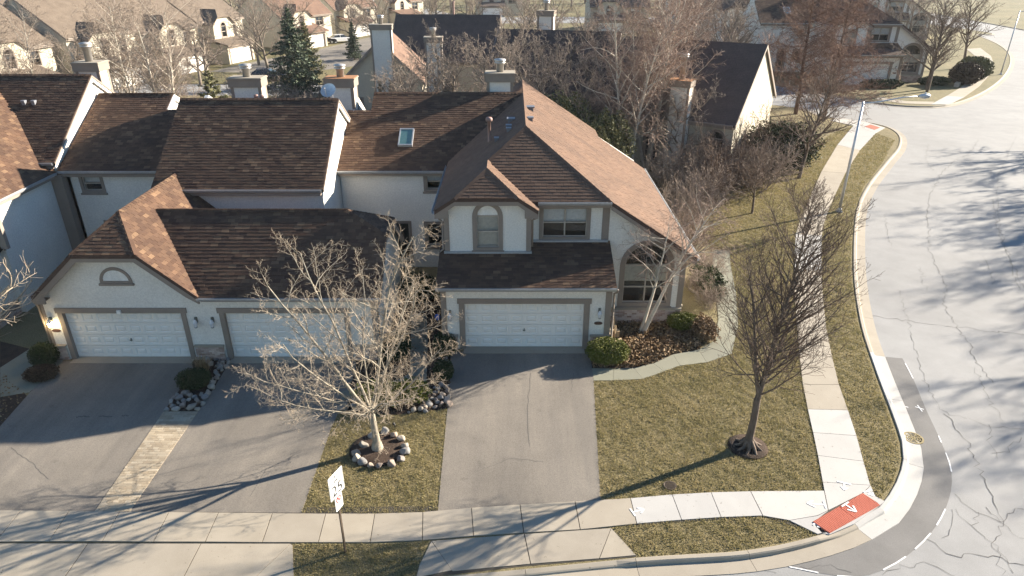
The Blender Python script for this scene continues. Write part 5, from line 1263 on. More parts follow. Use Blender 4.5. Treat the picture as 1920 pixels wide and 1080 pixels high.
shrub('yew_shrub', 'evergreen shrub at the sunny house corner beside the path', G(1325, 545), 0.7, 1.6, 0.55, 'yew', 3000, 0.05, seed=14, lump=0.2)
shrub('low_shrub', 'reddish brown leafy mound at the bend of the path', G(1318, 625), 0.55, 1.0, 0.3, 'litter', 2600, 0.045, seed=15, lump=0.25)
# tuft of tall dry grass
t = thing('ornamental_grass', 'tuft of straw coloured ornamental grass among the driveway stones', 'grass tuft', (*G(382, 700), 0), local=True)
mb = MB(); rr = random.Random(3)
for k in range(240):
    a, tl = rr.uniform(0, 6.28), rr.uniform(0.05, 0.75); L = rr.uniform(0.5, 0.95); b = Vector((rr.gauss(0, .07), rr.gauss(0, .07), 0)); d = Vector((math.cos(a) * math.sin(tl), math.sin(a) * math.sin(tl), math.cos(tl))); e = b + d * L + Vector((0, 0, -0.12 * L * tl)); s_ = Vector((-d.y, d.x, 0)).normalized() * 0.007
    m_ = b + d * L * 0.6; mb.add([b - s_, b + s_, m_ + s_, m_ - s_, e], [(0, 1, 2, 3), (3, 2, 4)])
part('straw', mb, M['straw'], t)

# ------------------------------------------------------------ boulders
def boulder_mesh(seed):
    bm = bmesh.new(); bmesh.ops.create_icosphere(bm, subdivisions=3, radius=1.0); r = random.Random(seed)
    ax = [Vector((r.gauss(0, 1), r.gauss(0, 1), r.gauss(0, 1))).normalized() for _ in range(11)]; dp = [r.uniform(0.5, 0.82) for _ in ax]; ph = r.uniform(0, 6)
    for v in bm.verts:
        for a, d in zip(ax, dp):
            k = v.co.dot(a)
            if k > d: v.co -= a * (k - d) * 0.93
        v.co *= 1 + 0.05 * math.sin(v.co.x * 5 + ph) * math.cos(v.co.y * 4 + ph)
    me = bpy.data.meshes.new('boulder'); bm.to_mesh(me); bm.free(); me.materials.append(M['stone']); me.polygons.foreach_set('use_smooth', [True] * len(me.polygons)); return me
BM = [boulder_mesh(100 + i) for i in range(6)]
def boulder(xy, s, label, group, z=None, fl=0.75, seed=0):
    r = random.Random(seed * 7.3 + xy[0] * 3.1 + xy[1]); o = bpy.data.objects.new('boulder', BM[r.randrange(6)]); COL.objects.link(o)
    a, b = s * r.uniform(0.85, 1.2), s * r.uniform(0.75, 1.05); o.scale = (a, b, s * fl); o.rotation_euler = (r.uniform(-.3, .3), r.uniform(-.3, .3), r.uniform(0, 6.28))
    o.location = (xy[0], xy[1], (s * fl * 0.62) if z is None else z); return tag(o, label, 'boulder', group)
ring_px = [(778 - 110, 853), (682, 838), (697, 820), (722, 813), (740, 818), (752, 826), (760, 838), (761, 849), (752, 863), (734, 872), (711, 877), (695, 876), (680, 869), (668, 862)]
for i, p_ in enumerate(ring_px): boulder(G(*p_), random.uniform(0.14, 0.21), 'rough pale boulder in the ring round the spreading tree', 'boulders ringing the tree', seed=i)
def pile(poly_px, n, smin, smax, label, group, seed, zmul=1.0):
    r = random.Random(seed); P = GP(poly_px); xs = [p[0] for p in P]; ys = [p[1] for p in P]; pts = []; tries = 0
    while len(pts) < n and tries < 6000:
        tries += 1; x, y = r.uniform(min(xs), max(xs)), r.uniform(min(ys), max(ys)); s = r.uniform(smin, smax) * (1 if r.random() < 0.8 else 0.6)
        if not in_poly(np.array([x]), np.array([y]), P)[0]: continue
        if all(math.hypot(x - a, y - b) > (s + c) * 0.78 for a, b, c in pts): pts.append((x, y, s))
    for i, (x, y, s) in enumerate(pts): boulder((x, y), s, label, group, fl=0.8, seed=seed + i)
pile([(312, 770), (330, 738), (392, 738), (380, 762), (372, 771)], 26, 0.09, 0.2, 'rounded field stone piled at the top of the paver strip', 'stones above the paver strip', 5)
pile([(366, 672), (432, 672), (430, 688), (412, 700), (398, 735), (388, 735), (405, 690)], 34, 0.08, 0.18, 'rounded stone in the strip below the pier between garage doors', 'stones between the garage doors', 6)
pile([(796, 728), (846, 722), (842, 765), (800, 768), (785, 762)], 30, 0.09, 0.2, 'rounded pale stone in the pile beside the corner driveway', 'stones beside the corner driveway', 7)
pile([(640, 770), (648, 752), (664, 752), (672, 774)], 6, 0.12, 0.22, 'rounded stone at the foot of the juniper bed by the second driveway', 'stones by the second driveway', 8)
pile([(762, 775), (798, 762), (800, 772), (770, 778)], 5, 0.1, 0.16, 'small stone along the juniper edge of the ringed tree lawn', 'stones along the juniper edge', 12)
pile([(815, 668), (846, 675), (848, 692), (820, 688)], 9, 0.08, 0.15, 'shaded stone by the yews at the near garage', 'shaded stones at the near garage', 9)
# mulch rings
for c, r_ in ((T1, 0.93), (T2, 0.66)):
    mb = MB(); mb.lathe([(r_ * 1.0, 0.0), (r_ * 0.95, 0.05), (r_ * 0.5, 0.045), (0.12, 0.06)], (*c, -0.005), 22); o = struct('mulch', mb, M['mulch'], smooth=True)
# short ground spotlight by the ringed tree
sx = G(741, 805); sp = thing('garden_spotlight', 'tiny black garden spotlight on the lawn behind the boulder ring', 'light', (*sx, 0))
mb = MB(); mb.tube([(*sx, 0), (*sx, 0.18)], 0.012, 6); part('stake', mb, M['black'], sp); mb = MB(); mb.tube([(sx[0], sx[1], 0.18), (sx[0] - 0.06, sx[1] + 0.02, 0.26)], [0.04, 0.055], 8); part('head', mb, M['black'], sp)
bx_ = G(822, 628); bs = thing('garden_globe', 'small bright blue glass globe in the shaded bed', 'garden globe', (*bx_, 0))
mb = MB(); mb.lathe([(0.03, 0), (0.03, 0.75)], (*bx_, 0), 8); part('stake', mb, M['black'], bs); mb = MB(); mb.lathe([(0.02, 0.72), (0.09, 0.78), (0.12, 0.88), (0.09, 0.98), (0.02, 1.02)], (*bx_, 0), 12); part('globe', mb, M['blue'], bs, True)

# ------------------------------------------------------------ speed limit sign
def text_mesh(txt, size, mat, name='lettering', align='CENTER'):
    cu = bpy.data.curves.new('t', 'FONT'); cu.body = txt; cu.size = size; cu.align_x = align; cu.align_y = 'CENTER'; cu.extrude = 0.0
    o = bpy.data.objects.new('t', cu); COL.objects.link(o); dg = bpy.context.evaluated_depsgraph_get(); me = bpy.data.meshes.new_from_object(o.evaluated_get(dg)); bpy.data.objects.remove(o); bpy.data.curves.remove(cu)
    me.name = name; me.materials.clear(); me.materials.append(M[mat]); return me
s0 = G(648, 1035); sg = thing('speed_limit_sign', 'white speed limit 25 sign on a thin brown post in the verge', 'road sign', (*s0, 0), local=True)
mb = MB(); mb.box(-0.03, -0.015, -0.1, 0.03, 0.0, 2.85); mb.box(-0.03, 0.0, -0.1, -0.018, 0.02, 2.85); mb.box(0.018, 0.0, -0.1, 0.03, 0.02, 2.85); part('post', mb, M['steel_brown'], sg)
def rounded(w, h, r, k=4):
    out = []
    for cx, cy, a0 in ((w / 2 - r, h / 2 - r, 0), (-w / 2 + r, h / 2 - r, 90), (-w / 2 + r, -h / 2 + r, 180), (w / 2 - r, -h / 2 + r, 270)):
        for i in range(k + 1): out.append((cx + r * math.cos(R(a0 + 90 * i / k)), cy + r * math.sin(R(a0 + 90 * i / k))))
    return out
def sign_panel(zc, w, h):
    mb = MB(); mb.prism([(x, -0.03, zc + z) for x, z in rounded(w, h, 0.04)], (0, 0.006, 0)); return part('sign_panel', mb, M['sign_white'], sg)
def letters(par, txt, size, x, z, mat, sx=1.0):
    o = link('lettering', text_mesh(txt, size, mat), None, par); o.location = (x, -0.034, z); o.rotation_euler = (R(90), 0, 0); o.scale = (sx, 1, 1)
p1 = sign_panel(2.45, 0.61, 0.76)
letters(p1, 'SPEED', 0.15, 0, 2.71, 'black', 0.95); letters(p1, 'LIMIT', 0.15, 0, 2.56, 'black', 0.95); letters(p1, '25', 0.47, 0, 2.28, 'black')
mb = MB(); ring(mb, lambda a, y, b: (a, y - 0.034, b + 2.45), rounded(0.57, 0.72, 0.03), rounded(0.55, 0.70, 0.025), 0, 0.001); part('sign_border', mb, M['black'], p1)
p2 = sign_panel(1.83, 0.31, 0.46)
letters(p2, 'P', 0.17, 0, 1.94, 'black')
mb = MB(); F0 = lambda a, y, b: (a, y - 0.0355, b + 1.94); ring(mb, F0, [(0.105 * math.cos(t), 0.105 * math.sin(t)) for t in np.linspace(0, 6.28, 24, False)], [(0.082 * math.cos(t), 0.082 * math.sin(t)) for t in np.linspace(0, 6.28, 24, False)], 0, 0.001)
mb.add([F0(-0.075, -0.001, 0.055), F0(-0.055, -0.001, 0.075), F0(0.075, -0.001, -0.055), F0(0.055, -0.001, -0.075)], [(0, 1, 2, 3)]); part('prohibition_ring', mb, M['red'], p2)
letters(p2, 'NO PARKING', 0.05, 0, 1.78, 'red', 0.85); letters(p2, 'THIS SIDE', 0.05, 0, 1.71, 'red', 0.85)
sg.rotation_euler = (0, 0, R(68))

# ------------------------------------------------------------ street lamps
def street_lamp(loc, rot, label, h=7.0, arm=3.4):
    t = thing('street_lamp', label, 'street lamp', (loc[0], loc[1], 0), rot, 'street lamps along the road', local=True)
    mb = MB(); mb.tube([(0, 0, 0.1), (0, 0, h)], [0.095, 0.06], 12); part('pole', mb, M['galv'], t, True)
    mb = MB(); mb.box(-0.16, -0.16, -0.05, 0.16, 0.16, 0.06); mb.lathe([(0.13, 0.06), (0.13, 0.2), (0.1, 0.26)], (0, 0, 0), 12)
    for a in (-0.12, 0.12):
        for b in (-0.12, 0.12): mb.lathe([(0.02, 0.06), (0.02, 0.11)], (a, b, 0), 6)
    part('base_plate', mb, M['galv'], t)
    mb = MB(); mb.tube([(0, 0, h - 0.12), (arm * 0.3, 0, h - 0.02), (arm * 0.7, 0, h + 0.22), (arm, 0, h + 0.27)], [0.05, 0.045, 0.04, 0.035], 8); part('arm', mb, M['galv'], t, True)
    mb = MB(); mb.tube([(arm - 0.1, 0, h + 0.27), (arm + 0.1, 0, h + 0.28), (arm + 0.5, 0, h + 0.28), (arm + 0.62, 0, h + 0.27)], [0.06, 0.13, 0.14, 0.05], 10); l = part('lamp_head', mb, M['galv'], t, True)
    mb = MB(); mb.lathe([(0.03, 0.0), (0.06, 0.05), (0.05, 0.1)], (arm + 0.3, 0, h + 0.38), 8); part('photocell', mb, M['galv'], l)
    mb = MB(); mb.lathe([(0.05, -0.2), (0.12, -0.12)], (arm + 0.3, 0, h + 0.3), 10); part('lens', mb, M['lantern_glass'], l)
    return t
street_lamp(G(1573, 397), 0.06, 'tall galvanised street lamp on the grass verge beside the sidewalk', 6.9)
street_lamp(G(1876, 140), 0.15, 'far galvanised street lamp on the verge across the side street', 8.0)
# ------------------------------------------------------------ neighbouring houses
def bg_house(label, loc, rot, w, d, eave, rise, axis='x', mat='shingle_far', wins=(), chims=(), bay=None, garage=None, group=None, jerkin=0.0, name='house', wallmat='stucco', ov=0.4):
    h = thing(name, label, 'house', (loc[0], loc[1], 0), rot, group, local=True); hw = w / 2; zr = eave + rise
    F = [frame((-hw, 0, 0)), frame((hw, 0, 0), R(90)), frame((hw, d, 0), R(180)), frame((-hw, d, 0), R(-90))]
    out = [rect(0, 0, w, eave), rect(0.2, 0, d, eave), rect(0, 0, w, eave), rect(0.2, 0, d - 0.2, eave)]
    g1 = [(0, 0), (d, 0), (d, eave), (d / 2, zr - 0.15), (0, eave)]; g2 = [(0, 0), (w, 0), (w, eave), (hw, zr - 0.15), (0, eave)]
    if axis == 'x': out[1] = out[3] = [(0.2 if a == 0 else (d - 0.2 if a == d else a), b) for a, b in g1]
    elif jerkin:
        k = jerkin; out[0] = out[2] = [(0, 0), (w, 0), (w, eave), (hw + hw * k, eave + rise * (1 - k) - 0.15), (hw - hw * k, eave + rise * (1 - k) - 0.15), (0, eave)]
    else: out[0] = out[2] = g2
    holes = [[], [], [], []]
    for (i, a0, b0, a1, b1, kw) in wins: holes[i].append(window(h, F[i], a0, b0, a1, b1, **kw))
    if garage: holes[0].append(garage_door(h, F[0], garage[0], garage[1]))
    for i in range(4): wall(h, F[i], out[i], holes[i], mat='cream')
    rb = MB(); s = rise / (d / 2 if axis == 'x' else hw); dz = ov * s
    if axis == 'x':
        P = [[(-hw - ov * .4, -ov, eave - dz), (hw + ov * .4, -ov, eave - dz), (hw + ov * .4, d / 2, zr), (-hw - ov * .4, d / 2, zr)], [(-hw - ov * .4, d + ov, eave - dz), (hw + ov * .4, d + ov, eave - dz), (hw + ov * .4, d / 2, zr), (-hw - ov * .4, d / 2, zr)]]
        rk = [[(sx * (hw + ov * .4 + 0.02), -ov, eave - dz), (sx * (hw + ov * .4 + 0.02), d / 2, zr), (sx * (hw + ov * .4 + 0.02), d + ov, eave - dz)] for sx in (1, -1)]; offs = [(-0.09, 0, 0), (0.09, 0, 0)]
    else:
        k = jerkin; e = d * 0.0 + hw * k * 0.9; zj = zr - rise * k
        A, B = (0, -ov + e, zr), (0, d + ov - e, zr)
        fl, fr_ = (-hw * k, -ov, zj), (hw * k, -ov, zj); bl, br = (-hw * k, d + ov, zj), (hw * k, d + ov, zj)
        L = [(-hw - ov, -ov, eave - dz), (-hw - ov, d + ov, eave - dz)]; Rr = [(hw + ov, -ov, eave - dz), (hw + ov, d + ov, eave - dz)]
        P = [[L[0], fl, A, B, bl, L[1]] if k else [L[0], A, B, L[1]], [Rr[0], fr_, A, B, br, Rr[1]] if k else [Rr[0], A, B, Rr[1]]]
        if k: P += [[fl, fr_, A], [bl, br, B]]
        rk = [[(L[0][0], -ov - 0.02, L[0][2]), (fl[0], -ov - 0.02, zj), (fr_[0], -ov - 0.02, zj), (Rr[0][0], -ov - 0.02, Rr[0][2])] if k else [(L[0][0], -ov - 0.02, L[0][2]), (0, -ov - 0.02, zr), (Rr[0][0], -ov - 0.02, Rr[0][2])]]; offs = [(0, 0.09, 0)]
    for p_ in P: rb.prism(p_, (0, 0, -0.16))
    part('roof', rb, M[mat], h)
    for r_, o_ in zip(rk, offs): barge(h, r_, o_, 0.28)
    fb = MB()
    if axis == 'x': fb.box(-hw, -ov + 0.02, eave - dz - 0.3, hw, -ov + 0.1, eave - dz - 0.12); fb.box(-hw, -ov - 0.1, eave - dz - 0.12, hw, -ov, eave - dz + 0.0)
    else: fb.box(hw + ov - 0.1, 0, eave - dz - 0.3, hw + ov - 0.02, d, eave - dz - 0.12); fb.box(-hw - ov + 0.02, 0, eave - dz - 0.3, -hw - ov + 0.1, d, eave - dz - 0.12)
    part('fascia', fb, M['trim'], h)
    for (x, y, zt, fl_, sw) in chims: chimney(h, x - sw / 2, x + sw / 2, y, y + 0.95, 0.0, zt, fl_, capmat='rust' if zt < 7 else 'concrete')
    if bay:   # front jerkinhead gable with an arched window and a lean-to garage roof below
        bx0, bw, bd, be, br_ = bay; bl_ = F[0]
        Fb = frame((bx0, -bd, 0)); hole = window(h, Fb, bw / 2 - 0.5, be - 1.9, bw / 2 + 0.5, be - 0.4, arched=True, trim=0.14, blind=0.3)
        wall(h, Fb, [(0, 0), (bw, 0), (bw, be), (bw * 0.75, be + br_ * 0.5), (bw * 0.25, be + br_ * 0.5), (0, be)], [hole], mat='cream')
        wall(h, frame((bx0 + bw, -bd, 0), R(90)), rect(0.2, 0, bd + 1.2, be), mat='cream'); wall(h, frame((bx0, 1.2, 0), R(-90)), rect(0, 0, bd + 1.0, be), mat='cream')
        cx = bx0 + bw / 2; o2 = 0.3; q = MB(); hb = bw / 2 + o2; zt = be + br_; yb = d / 2
        q.prism([(cx - hb, -bd - o2, be - 0.1), (cx - hb / 2, -bd - o2, be + br_ / 2), (cx, -bd + 0.9, zt), (cx, yb, zt), (cx - hb, yb, be - 0.1)], (0, 0, -0.14)); q.prism([(cx + hb, -bd - o2, be - 0.1), (cx + hb / 2, -bd - o2, be + br_ / 2), (cx, -bd + 0.9, zt), (cx, yb, zt), (cx + hb, yb, be - 0.1)], (0, 0, -0.14)); q.prism([(cx - hb / 2, -bd - o2, be + br_ / 2), (cx + hb / 2, -bd - o2, be + br_ / 2), (cx, -bd + 0.9, zt)], (0, 0, -0.14))
        part('bay_roof', q, M[mat], h)
        gx0 = bx0 - 0.6; gw = bw + 1.4; Fg = frame((gx0, -bd - 2.4, 0)); gh = garage_door(h, Fg, 0.5, gw - 0.5)
        wall(h, Fg, rect(0, 0, gw, 2.75), [gh], mat='cream'); wall(h, frame((gx0 + gw, -bd - 2.4, 0), R(90)), rect(0.2, 0, bd + 2.4, 2.7), mat='cream'); wall(h, frame((gx0, 0, 0), R(-90)), rect(0, 0, bd + 2.2, 2.7), mat='cream')
        q = MB(); q.prism([(gx0 - 0.3, -bd - 2.8, 2.65), (gx0 + gw + 0.3, -bd - 2.8, 2.65), (gx0 + gw + 0.3, 0, 3.75), (gx0 - 0.3, 0, 3.75)], (0, 0, -0.14)); part('garage_roof', q, M[mat], h)
        q = MB(); q.box(gx0 - 0.25, -bd - 2.79, 2.42, gx0 + gw + 0.25, -bd - 2.72, 2.6); part('fascia', q, M['trim'], h)
    return h
AW = dict(arched=True, trim=0.16, blind=0.0, grid=(3, 6)); DW = dict(trim=0.13, blind=0.4)
# house across the side lawn, turned to the curve of the road
ang = math.atan2(-0.51, 0.86); w_ = 11.0; fx, fy = 15.5 - 0.5 * w_ * 0.86, 47.7 + 0.5 * w_ * 0.51
EH = bg_house('dark roofed house with tall front chimney and sunlit right gable by the side lawn', (fx, fy), ang, w_, 12.6, 4.35, 4.4, 'x', 'shingle_dark',
              wins=[(0, 4.6, 0.7, 5.6, 3.0, AW), (0, 9.3, 0.7, 10.4, 2.9, AW), (0, 1.2, 0.2, 3.4, 2.3, dict(trim=0.16, nv=2, hs=(), blind=0.0, sill=False))], chims=[(w_ / 2 - 3.9, -0.95, 6.85, 1.7, 1.45)])
q = MB(); Fe = frame((w_ / 2, 0, 0), R(90)); q.box(7.6, -0.03, 0.3, 8.7, 0.02, 2.5, Fe); part('shutter', q, M['trim'], EH)
# two houses behind the corner house
bg_house('grey walled house with two tall chimneys behind the townhouse row', (-12.4, 67), R(3), 7.6, 9, 4.0, 3.6, 'y', 'shingle_far', wins=[(0, 0.6, 0.4, 1.8, 2.2, dict(trim=0.15, blind=0.0))], chims=[(0.35, -0.6, 8.9, 0.75, 1.9), (5.2, -2.6, 8.0, 0.75, 1.5)])
hb = bg_house('dark ridge roofed house with cream gable trim behind the two chimneys', (-7.5, 77), R(-4), 11.5, 10, 4.6, 4.0, 'x', 'shingle_dark', wins=[(0, 5, 1, 6.2, 2.4, DW)], chims=[])
q = MB(); q.lathe([(0.12, 0), (0.12, 1.3), (0.17, 1.3), (0.17, 1.45)], (0.6, 5.2, 8.5), 10); part('vent_pipe', q, M['pipe'], hb)
bg_house('dark roofed house with bright right gable half hidden by bare birches', (2.7, 57.5), R(-14), 10.5, 11, 4.4, 4.4, 'x', 'shingle_dark', wins=[(0, 3, 0.8, 4, 2.6, AW)], chims=[(-1.5, 7.0, 10.2, 0.8, 1.4)])
bg_house('low gabled house with tan slope beside the bright gable house', (12.5, 70), R(-12), 8, 9, 3.6, 3.4, 'y', 'shingle_tan', wins=[(0, 2.5, 0.9, 3.6, 2.4, DW)])
# row of sunlit townhouses at the upper left
rowpos = [(-66, 58, 5.6), (-59.5, 68, 6.0), (-55, 78.5, 5.6), (-50.5, 89, 6.1), (-47, 99.5, 5.7), (-44, 110, 6.0)]
feat = ['nearest the birch trunks', 'with shaded garage below', 'with tan slope between dark hips', 'with arched window lit white', 'with bright bay beside the yard tree', 'with tall bay facing the parking court']
feat = ['wide tan roof and low white gable beside a square chimney', 'tan roofed townhouse with dark hip strip in the sunlit row', 'tan roofed townhouse with cream garage front behind white limbed birches', 'cream townhouse with sunlit bay and lean-to garage roof', 'cream townhouse with white arched bay above brown shrubs', 'cream townhouse with tall arched bay facing the parking court']
for i, (x, y, e) in enumerate(rowpos):
    bg_house(feat[i] if i else 'townhouse with ' + feat[0], (x, y), R(72), 10.2, 13, e, 4.2, 'x', 'shingle_tan', wins=[(0, 6.6, 3.2, 8.4, 4.8, dict(trim=0.14, nv=2, blind=0.4)), (1, 3, 3.2, 4.2, 4.6, DW)], bay=(-3.6, 4.4, 1.6, 5.4, 1.9), name='townhouse')
bg_house('tan roofed house at the far left beyond the nearest roofs', (-84, 84), R(66), 16, 15, 5.2, 4.4, 'x', 'shingle_tan')
bg_house('long tan roof rising behind the sunlit row', (-74, 104), R(68), 20, 15, 5.4, 4.6, 'x', 'shingle_tan')
bg_house('dark hipped rear house behind the sunlit row', (-60, 128), R(70), 18, 14, 5.6, 4.6, 'x', 'shingle_far')
# far houses across the parking court
fp = [(-36, 128, 60, 'cream far house with open garage behind the big spruce'), (-31, 146, 58, 'cream far house beyond the red parked car'), (-43, 150, 60, 'cream far house with brown gable at the top edge'), (-24, 166, 55, 'far cream house behind the white parked car'), (-3, 190, 5, 'far pale house across the back street'), (22, 150, 0, 'far pale house behind the bare woodland'), (42, 165, -5, 'far pale house with dark roof behind the top right trees')]
for (x, y, r_, lb) in fp: bg_house(lb, (x, y), R(r_), 12, 11, 5.2, 4.0, 'x', 'shingle_far' if r_ > 10 else 'shingle_dark', wins=[(0, 8.2, 3.1, 10.0, 4.6, dict(trim=0.14, nv=2, blind=0.4)), (1, 3, 3, 4.2, 4.4, DW)], bay=(-4.6, 4.6, 1.2, 5.0, 1.9))
# copies of the corner house model across the side street
for (x, y, r_, sc, lb) in ((43.7, 89.2, -4, 1.2, 'townhouse with tall arched window and sunlit slope across the side street'), (37.0, 113.0, -4, 1.2, 'townhouse with upper twin window behind the rust coloured cypresses'), (70, 138, -20, 1.2, 'far townhouse behind the street trees at the top right')):
    c = copy_tree(MAIN, None, skip=('shingle',)); c.location = (x, y, 0); c.rotation_euler = (0, 0, R(r_)); c.scale = (sc, sc, sc); c['label'] = lb

# far side walk with stone edging, driveway
fa = [(1640, 112), (1690, 108), (1745, 108), (1788, 102), (1812, 92), (1830, 90)]
fl = [(1745, 196), (1775, 180), (1800, 165), (1822, 147), (1832, 125), (1828, 105), (1812, 92)]; fr = [(1780, 196), (1808, 182), (1836, 162), (1856, 140), (1864, 122), (1858, 105), (1838, 90)]
slabs('sidewalk', [[fl[i], fr[i], fr[i + 1], fl[i + 1]] for i in range(len(fl) - 1)], 0.02, lambda k: 'concrete_new' if k == 0 else 'concrete', 'far curved sidewalk beyond the side street')
slabs('sidewalk', [[(1640, 186), (1690, 194), (1700, 190), (1650, 182)], [(1690, 194), (1745, 196), (1752, 191), (1700, 190)]], 0.02, lambda k: 'concrete', 'short walk strip along the side street corner lawn')
slabs('sidewalk', [[(1600, 236), (1642, 250), (1660, 240), (1620, 228)], [(1600, 236), (1620, 228), (1570, 221), (1556, 226)]], 0.03, lambda k: 'concrete_new', 'white concrete corner ramp at the side street')
mb = MB(); mb.prism([Vector((*G(*p), 0.045)) for p in ((1622, 238), (1640, 244), (1650, 240), (1632, 234))], (0, 0, -0.04)); single('tactile_paving', mb, M['tactile'], 'faded red tactile pad at the far side street ramp', 'tactile paving', (*G(1636, 239), 0))
E0, E1 = Vector(G(1792, 163)), Vector(G(1836, 124)); n = 9
se = thing('stone_edging', 'low row of grey edging stones along the far curved sidewalk', 'edging', (*((E0 + E1) / 2), 0))
for i in range(n):
    a, b = E0.lerp(E1, i / n), E0.lerp(E1, (i + 0.93) / n); d = (b - a).normalized(); s_ = Vector((-d.y, d.x)) * 0.25
    mb = MB(); mb.prism([(*(a + s_), 0.42), (*(b + s_), 0.42), (*(b - s_), 0.42), (*(a - s_), 0.42)], (0, 0, -0.45)); part('edging_stone', mb, M['stone'], se)
# parking court and back street beyond the row
sheet('parking_court', [(-42, 98), (-30, 96), (-22, 104), (-18, 140), (-25, 150), (-33, 122), (-38, 110)], 0.006, 'asphalt')
sheet('back_street', [(-40, 168), (60, 172), (60, 188), (-12, 186), (-24, 215), (-34, 215), (-26, 180), (-40, 178)], 0.006, 'road')

# ------------------------------------------------------------ cars
def car(label, loc, rot, colour):
    key = 'car_%s' % colour
    cols = dict(red=(0.42, 0.02, 0.02), white=(0.75, 0.75, 0.75), black=(0.015, 0.015, 0.018), navy=(0.02, 0.03, 0.06))
    if key not in M: M[key] = flat(key, cols[colour], 0.25, 0.1, 0.6)
    t = thing('parked_car', label, 'car', (loc[0], loc[1], 0.01), rot, None, local=True)
    L, W = 4.6, 1.78; prof = [(-2.3, 0.35), (-2.25, 0.72), (-1.9, 0.88), (-1.0, 0.95), (0.2, 0.97), (1.5, 1.0), (2.15, 0.98), (2.3, 0.7), (2.28, 0.35)]
    mb = MB(); n = len(prof); secs = [(-W / 2, 0.9), (-W / 2 * 0.93, 1.0), (W / 2 * 0.93, 1.0), (W / 2, 0.9)]
    vs = []
    for y, k in secs: vs += [(x, y, 0.3 + (z - 0.3) * k) for x, z in prof]
    fs = [(s_ * n + i, s_ * n + i + 1, (s_ + 1) * n + i + 1, (s_ + 1) * n + i) for s_ in range(3) for i in range(n - 1)] + [tuple(range(n)), tuple(range(3 * n, 4 * n))] + [(s_ * n + n - 1, s_ * n, (s_ + 1) * n, (s_ + 1) * n + n - 1) for s_ in range(3)]
    mb.add(vs, fs); part('body', mb, M[key], t)
    cb = MB(); low = [(-1.15, 0.92), (1.85, 0.96)]; hi = [(-0.35, 1.42), (1.15, 1.42)]
    P = lambda x, y, z: (x, y, z)
    wv, wt = W / 2 - 0.06, W / 2 - 0.24
    v = [P(-1.15, -wv, 0.92), P(1.85, -wv, 0.96), P(1.15, -wt, 1.40), P(-0.35, -wt, 1.40), P(-1.15, wv, 0.92), P(1.85, wv, 0.96), P(1.15, wt, 1.40), P(-0.35, wt, 1.40)]
    cb.add(v, [(0, 1, 2, 3), (5, 4, 7, 6), (0, 3, 7, 4), (1, 5, 6, 2)]); part('window', cb, M['carglass'], t)
    rb = MB(); rb.prism([(-0.38, -wt - 0.01, 1.40), (1.18, -wt - 0.01, 1.40), (1.18, wt + 0.01, 1.40), (-0.38, wt + 0.01, 1.40)], (0, 0, 0.045)); rb.box(0.36, -wv, 0.94, 0.44, -wt + 0.02, 1.41); rb.box(0.36, wt - 0.02, 0.94, 0.44, wv, 1.41); part('car_roof', rb, M[key], t)
    for x in (-1.4, 1.4):
        for y in (-W / 2 + 0.1, W / 2 - 0.1):
            wb = MB(); wb.tube([(x, y - 0.1, 0.32), (x, y + 0.1, 0.32)], 0.32, 16); wo_ = part('wheel', wb, M['tyre'], t); rb = MB(); rb.tube([(x, y - 0.11, 0.32), (x, y + 0.11, 0.32)], 0.2, 12); part('rim', rb, M['galv'], wo_)
    for y in (-0.6, 0.6):
        hb_ = MB(); hb_.box(-2.29, y - 0.18, 0.62, -2.2, y + 0.18, 0.74); part('headlight', hb_, M['lantern_glass'], t); hb_ = MB(); hb_.box(2.2, y - 0.18, 0.75, 2.31, y + 0.18, 0.9); part('tail_light', hb_, M['red'], t)
    return t
car('red sedan parked in the court before the cream far houses', G(702, 56), R(200), 'red')
car('white sedan parked at the back street near the top edge', (-25, 172), R(5), 'white')
car('dark car beside the big spruce', G(607, 82), R(200), 'black'); car('white car parked next to the dark car behind the spruce', G(640, 80), R(215), 'white')
car('navy car parked between the evergreen and the spruce', G(502, 150), R(190), 'navy'); car('black car parked beyond the dark ridge roofed house', G(868, 42), R(185), 'black')

# ------------------------------------------------------------ evergreens
def spruce(loc, h, rad, label, mat='spruce', n=9000, size=0.16, seed=1, group=None, droop=0.25, name='spruce_tree'):
    t = thing(name, label, 'tree', (loc[0], loc[1], 0), random.uniform(0, 6), group, local=True)
    mb = MB(); mb.tube([(0, 0, -0.1), (0, 0, h * 0.95)], [h * 0.022, 0.02], 8); rr = random.Random(seed); br = []
    nb = int(h * 13)
    for k in range(nb):
        tt = (k + rr.random()) / nb; z = h * (0.06 + 0.92 * tt); L = rad * (1 - tt) ** 0.85 * rr.uniform(0.7, 1.15) + 0.1; a = k * 2.4 + rr.uniform(-.3, .3)
        e = (L * math.cos(a), L * math.sin(a), z - droop * L * rr.uniform(0.3, 1.0) + 0.1 * L); br.append(((0, 0, z), e)); mb.tube([(0, 0, z), e], [0.03, 0.008], 4)
    part('trunk', mb, M['bark_dark'], t)
    def fn(r, m):
        w = np.array([math.dist(a, b) for a, b in br]); w /= w.sum(); i = r.choice(len(br), m, p=w); A = np.array([b[0] for b in br])[i]; B = np.array([b[1] for b in br])[i]; s_ = r.uniform(0.12, 1.05, m)[:, None]
        p = A + (B - A) * s_; L = np.linalg.norm(B - A, axis=1)[:, None]; sp = 0.16 * L * (1.1 - s_ * 0.7); p += r.normal(0, 1, (m, 3)) * sp * np.array([1, 1, 0.45]); p[:, 2] -= 0.05 * L[:, 0]; return p
    V, F = leafy(n, size, fn, seed, 0.3, 0.35); link('crown', np_mesh('crown', V, F), M[mat], t); return t
spruce((-23.3, 76, ), 9.9, 3.3, 'big blue green spruce beside the parked cars', n=9500, size=0.2, seed=21)
spruce(G(665, 112), 5.5, 1.5, 'small spruce in front of the red parked car', n=4000, size=0.17, seed=22)
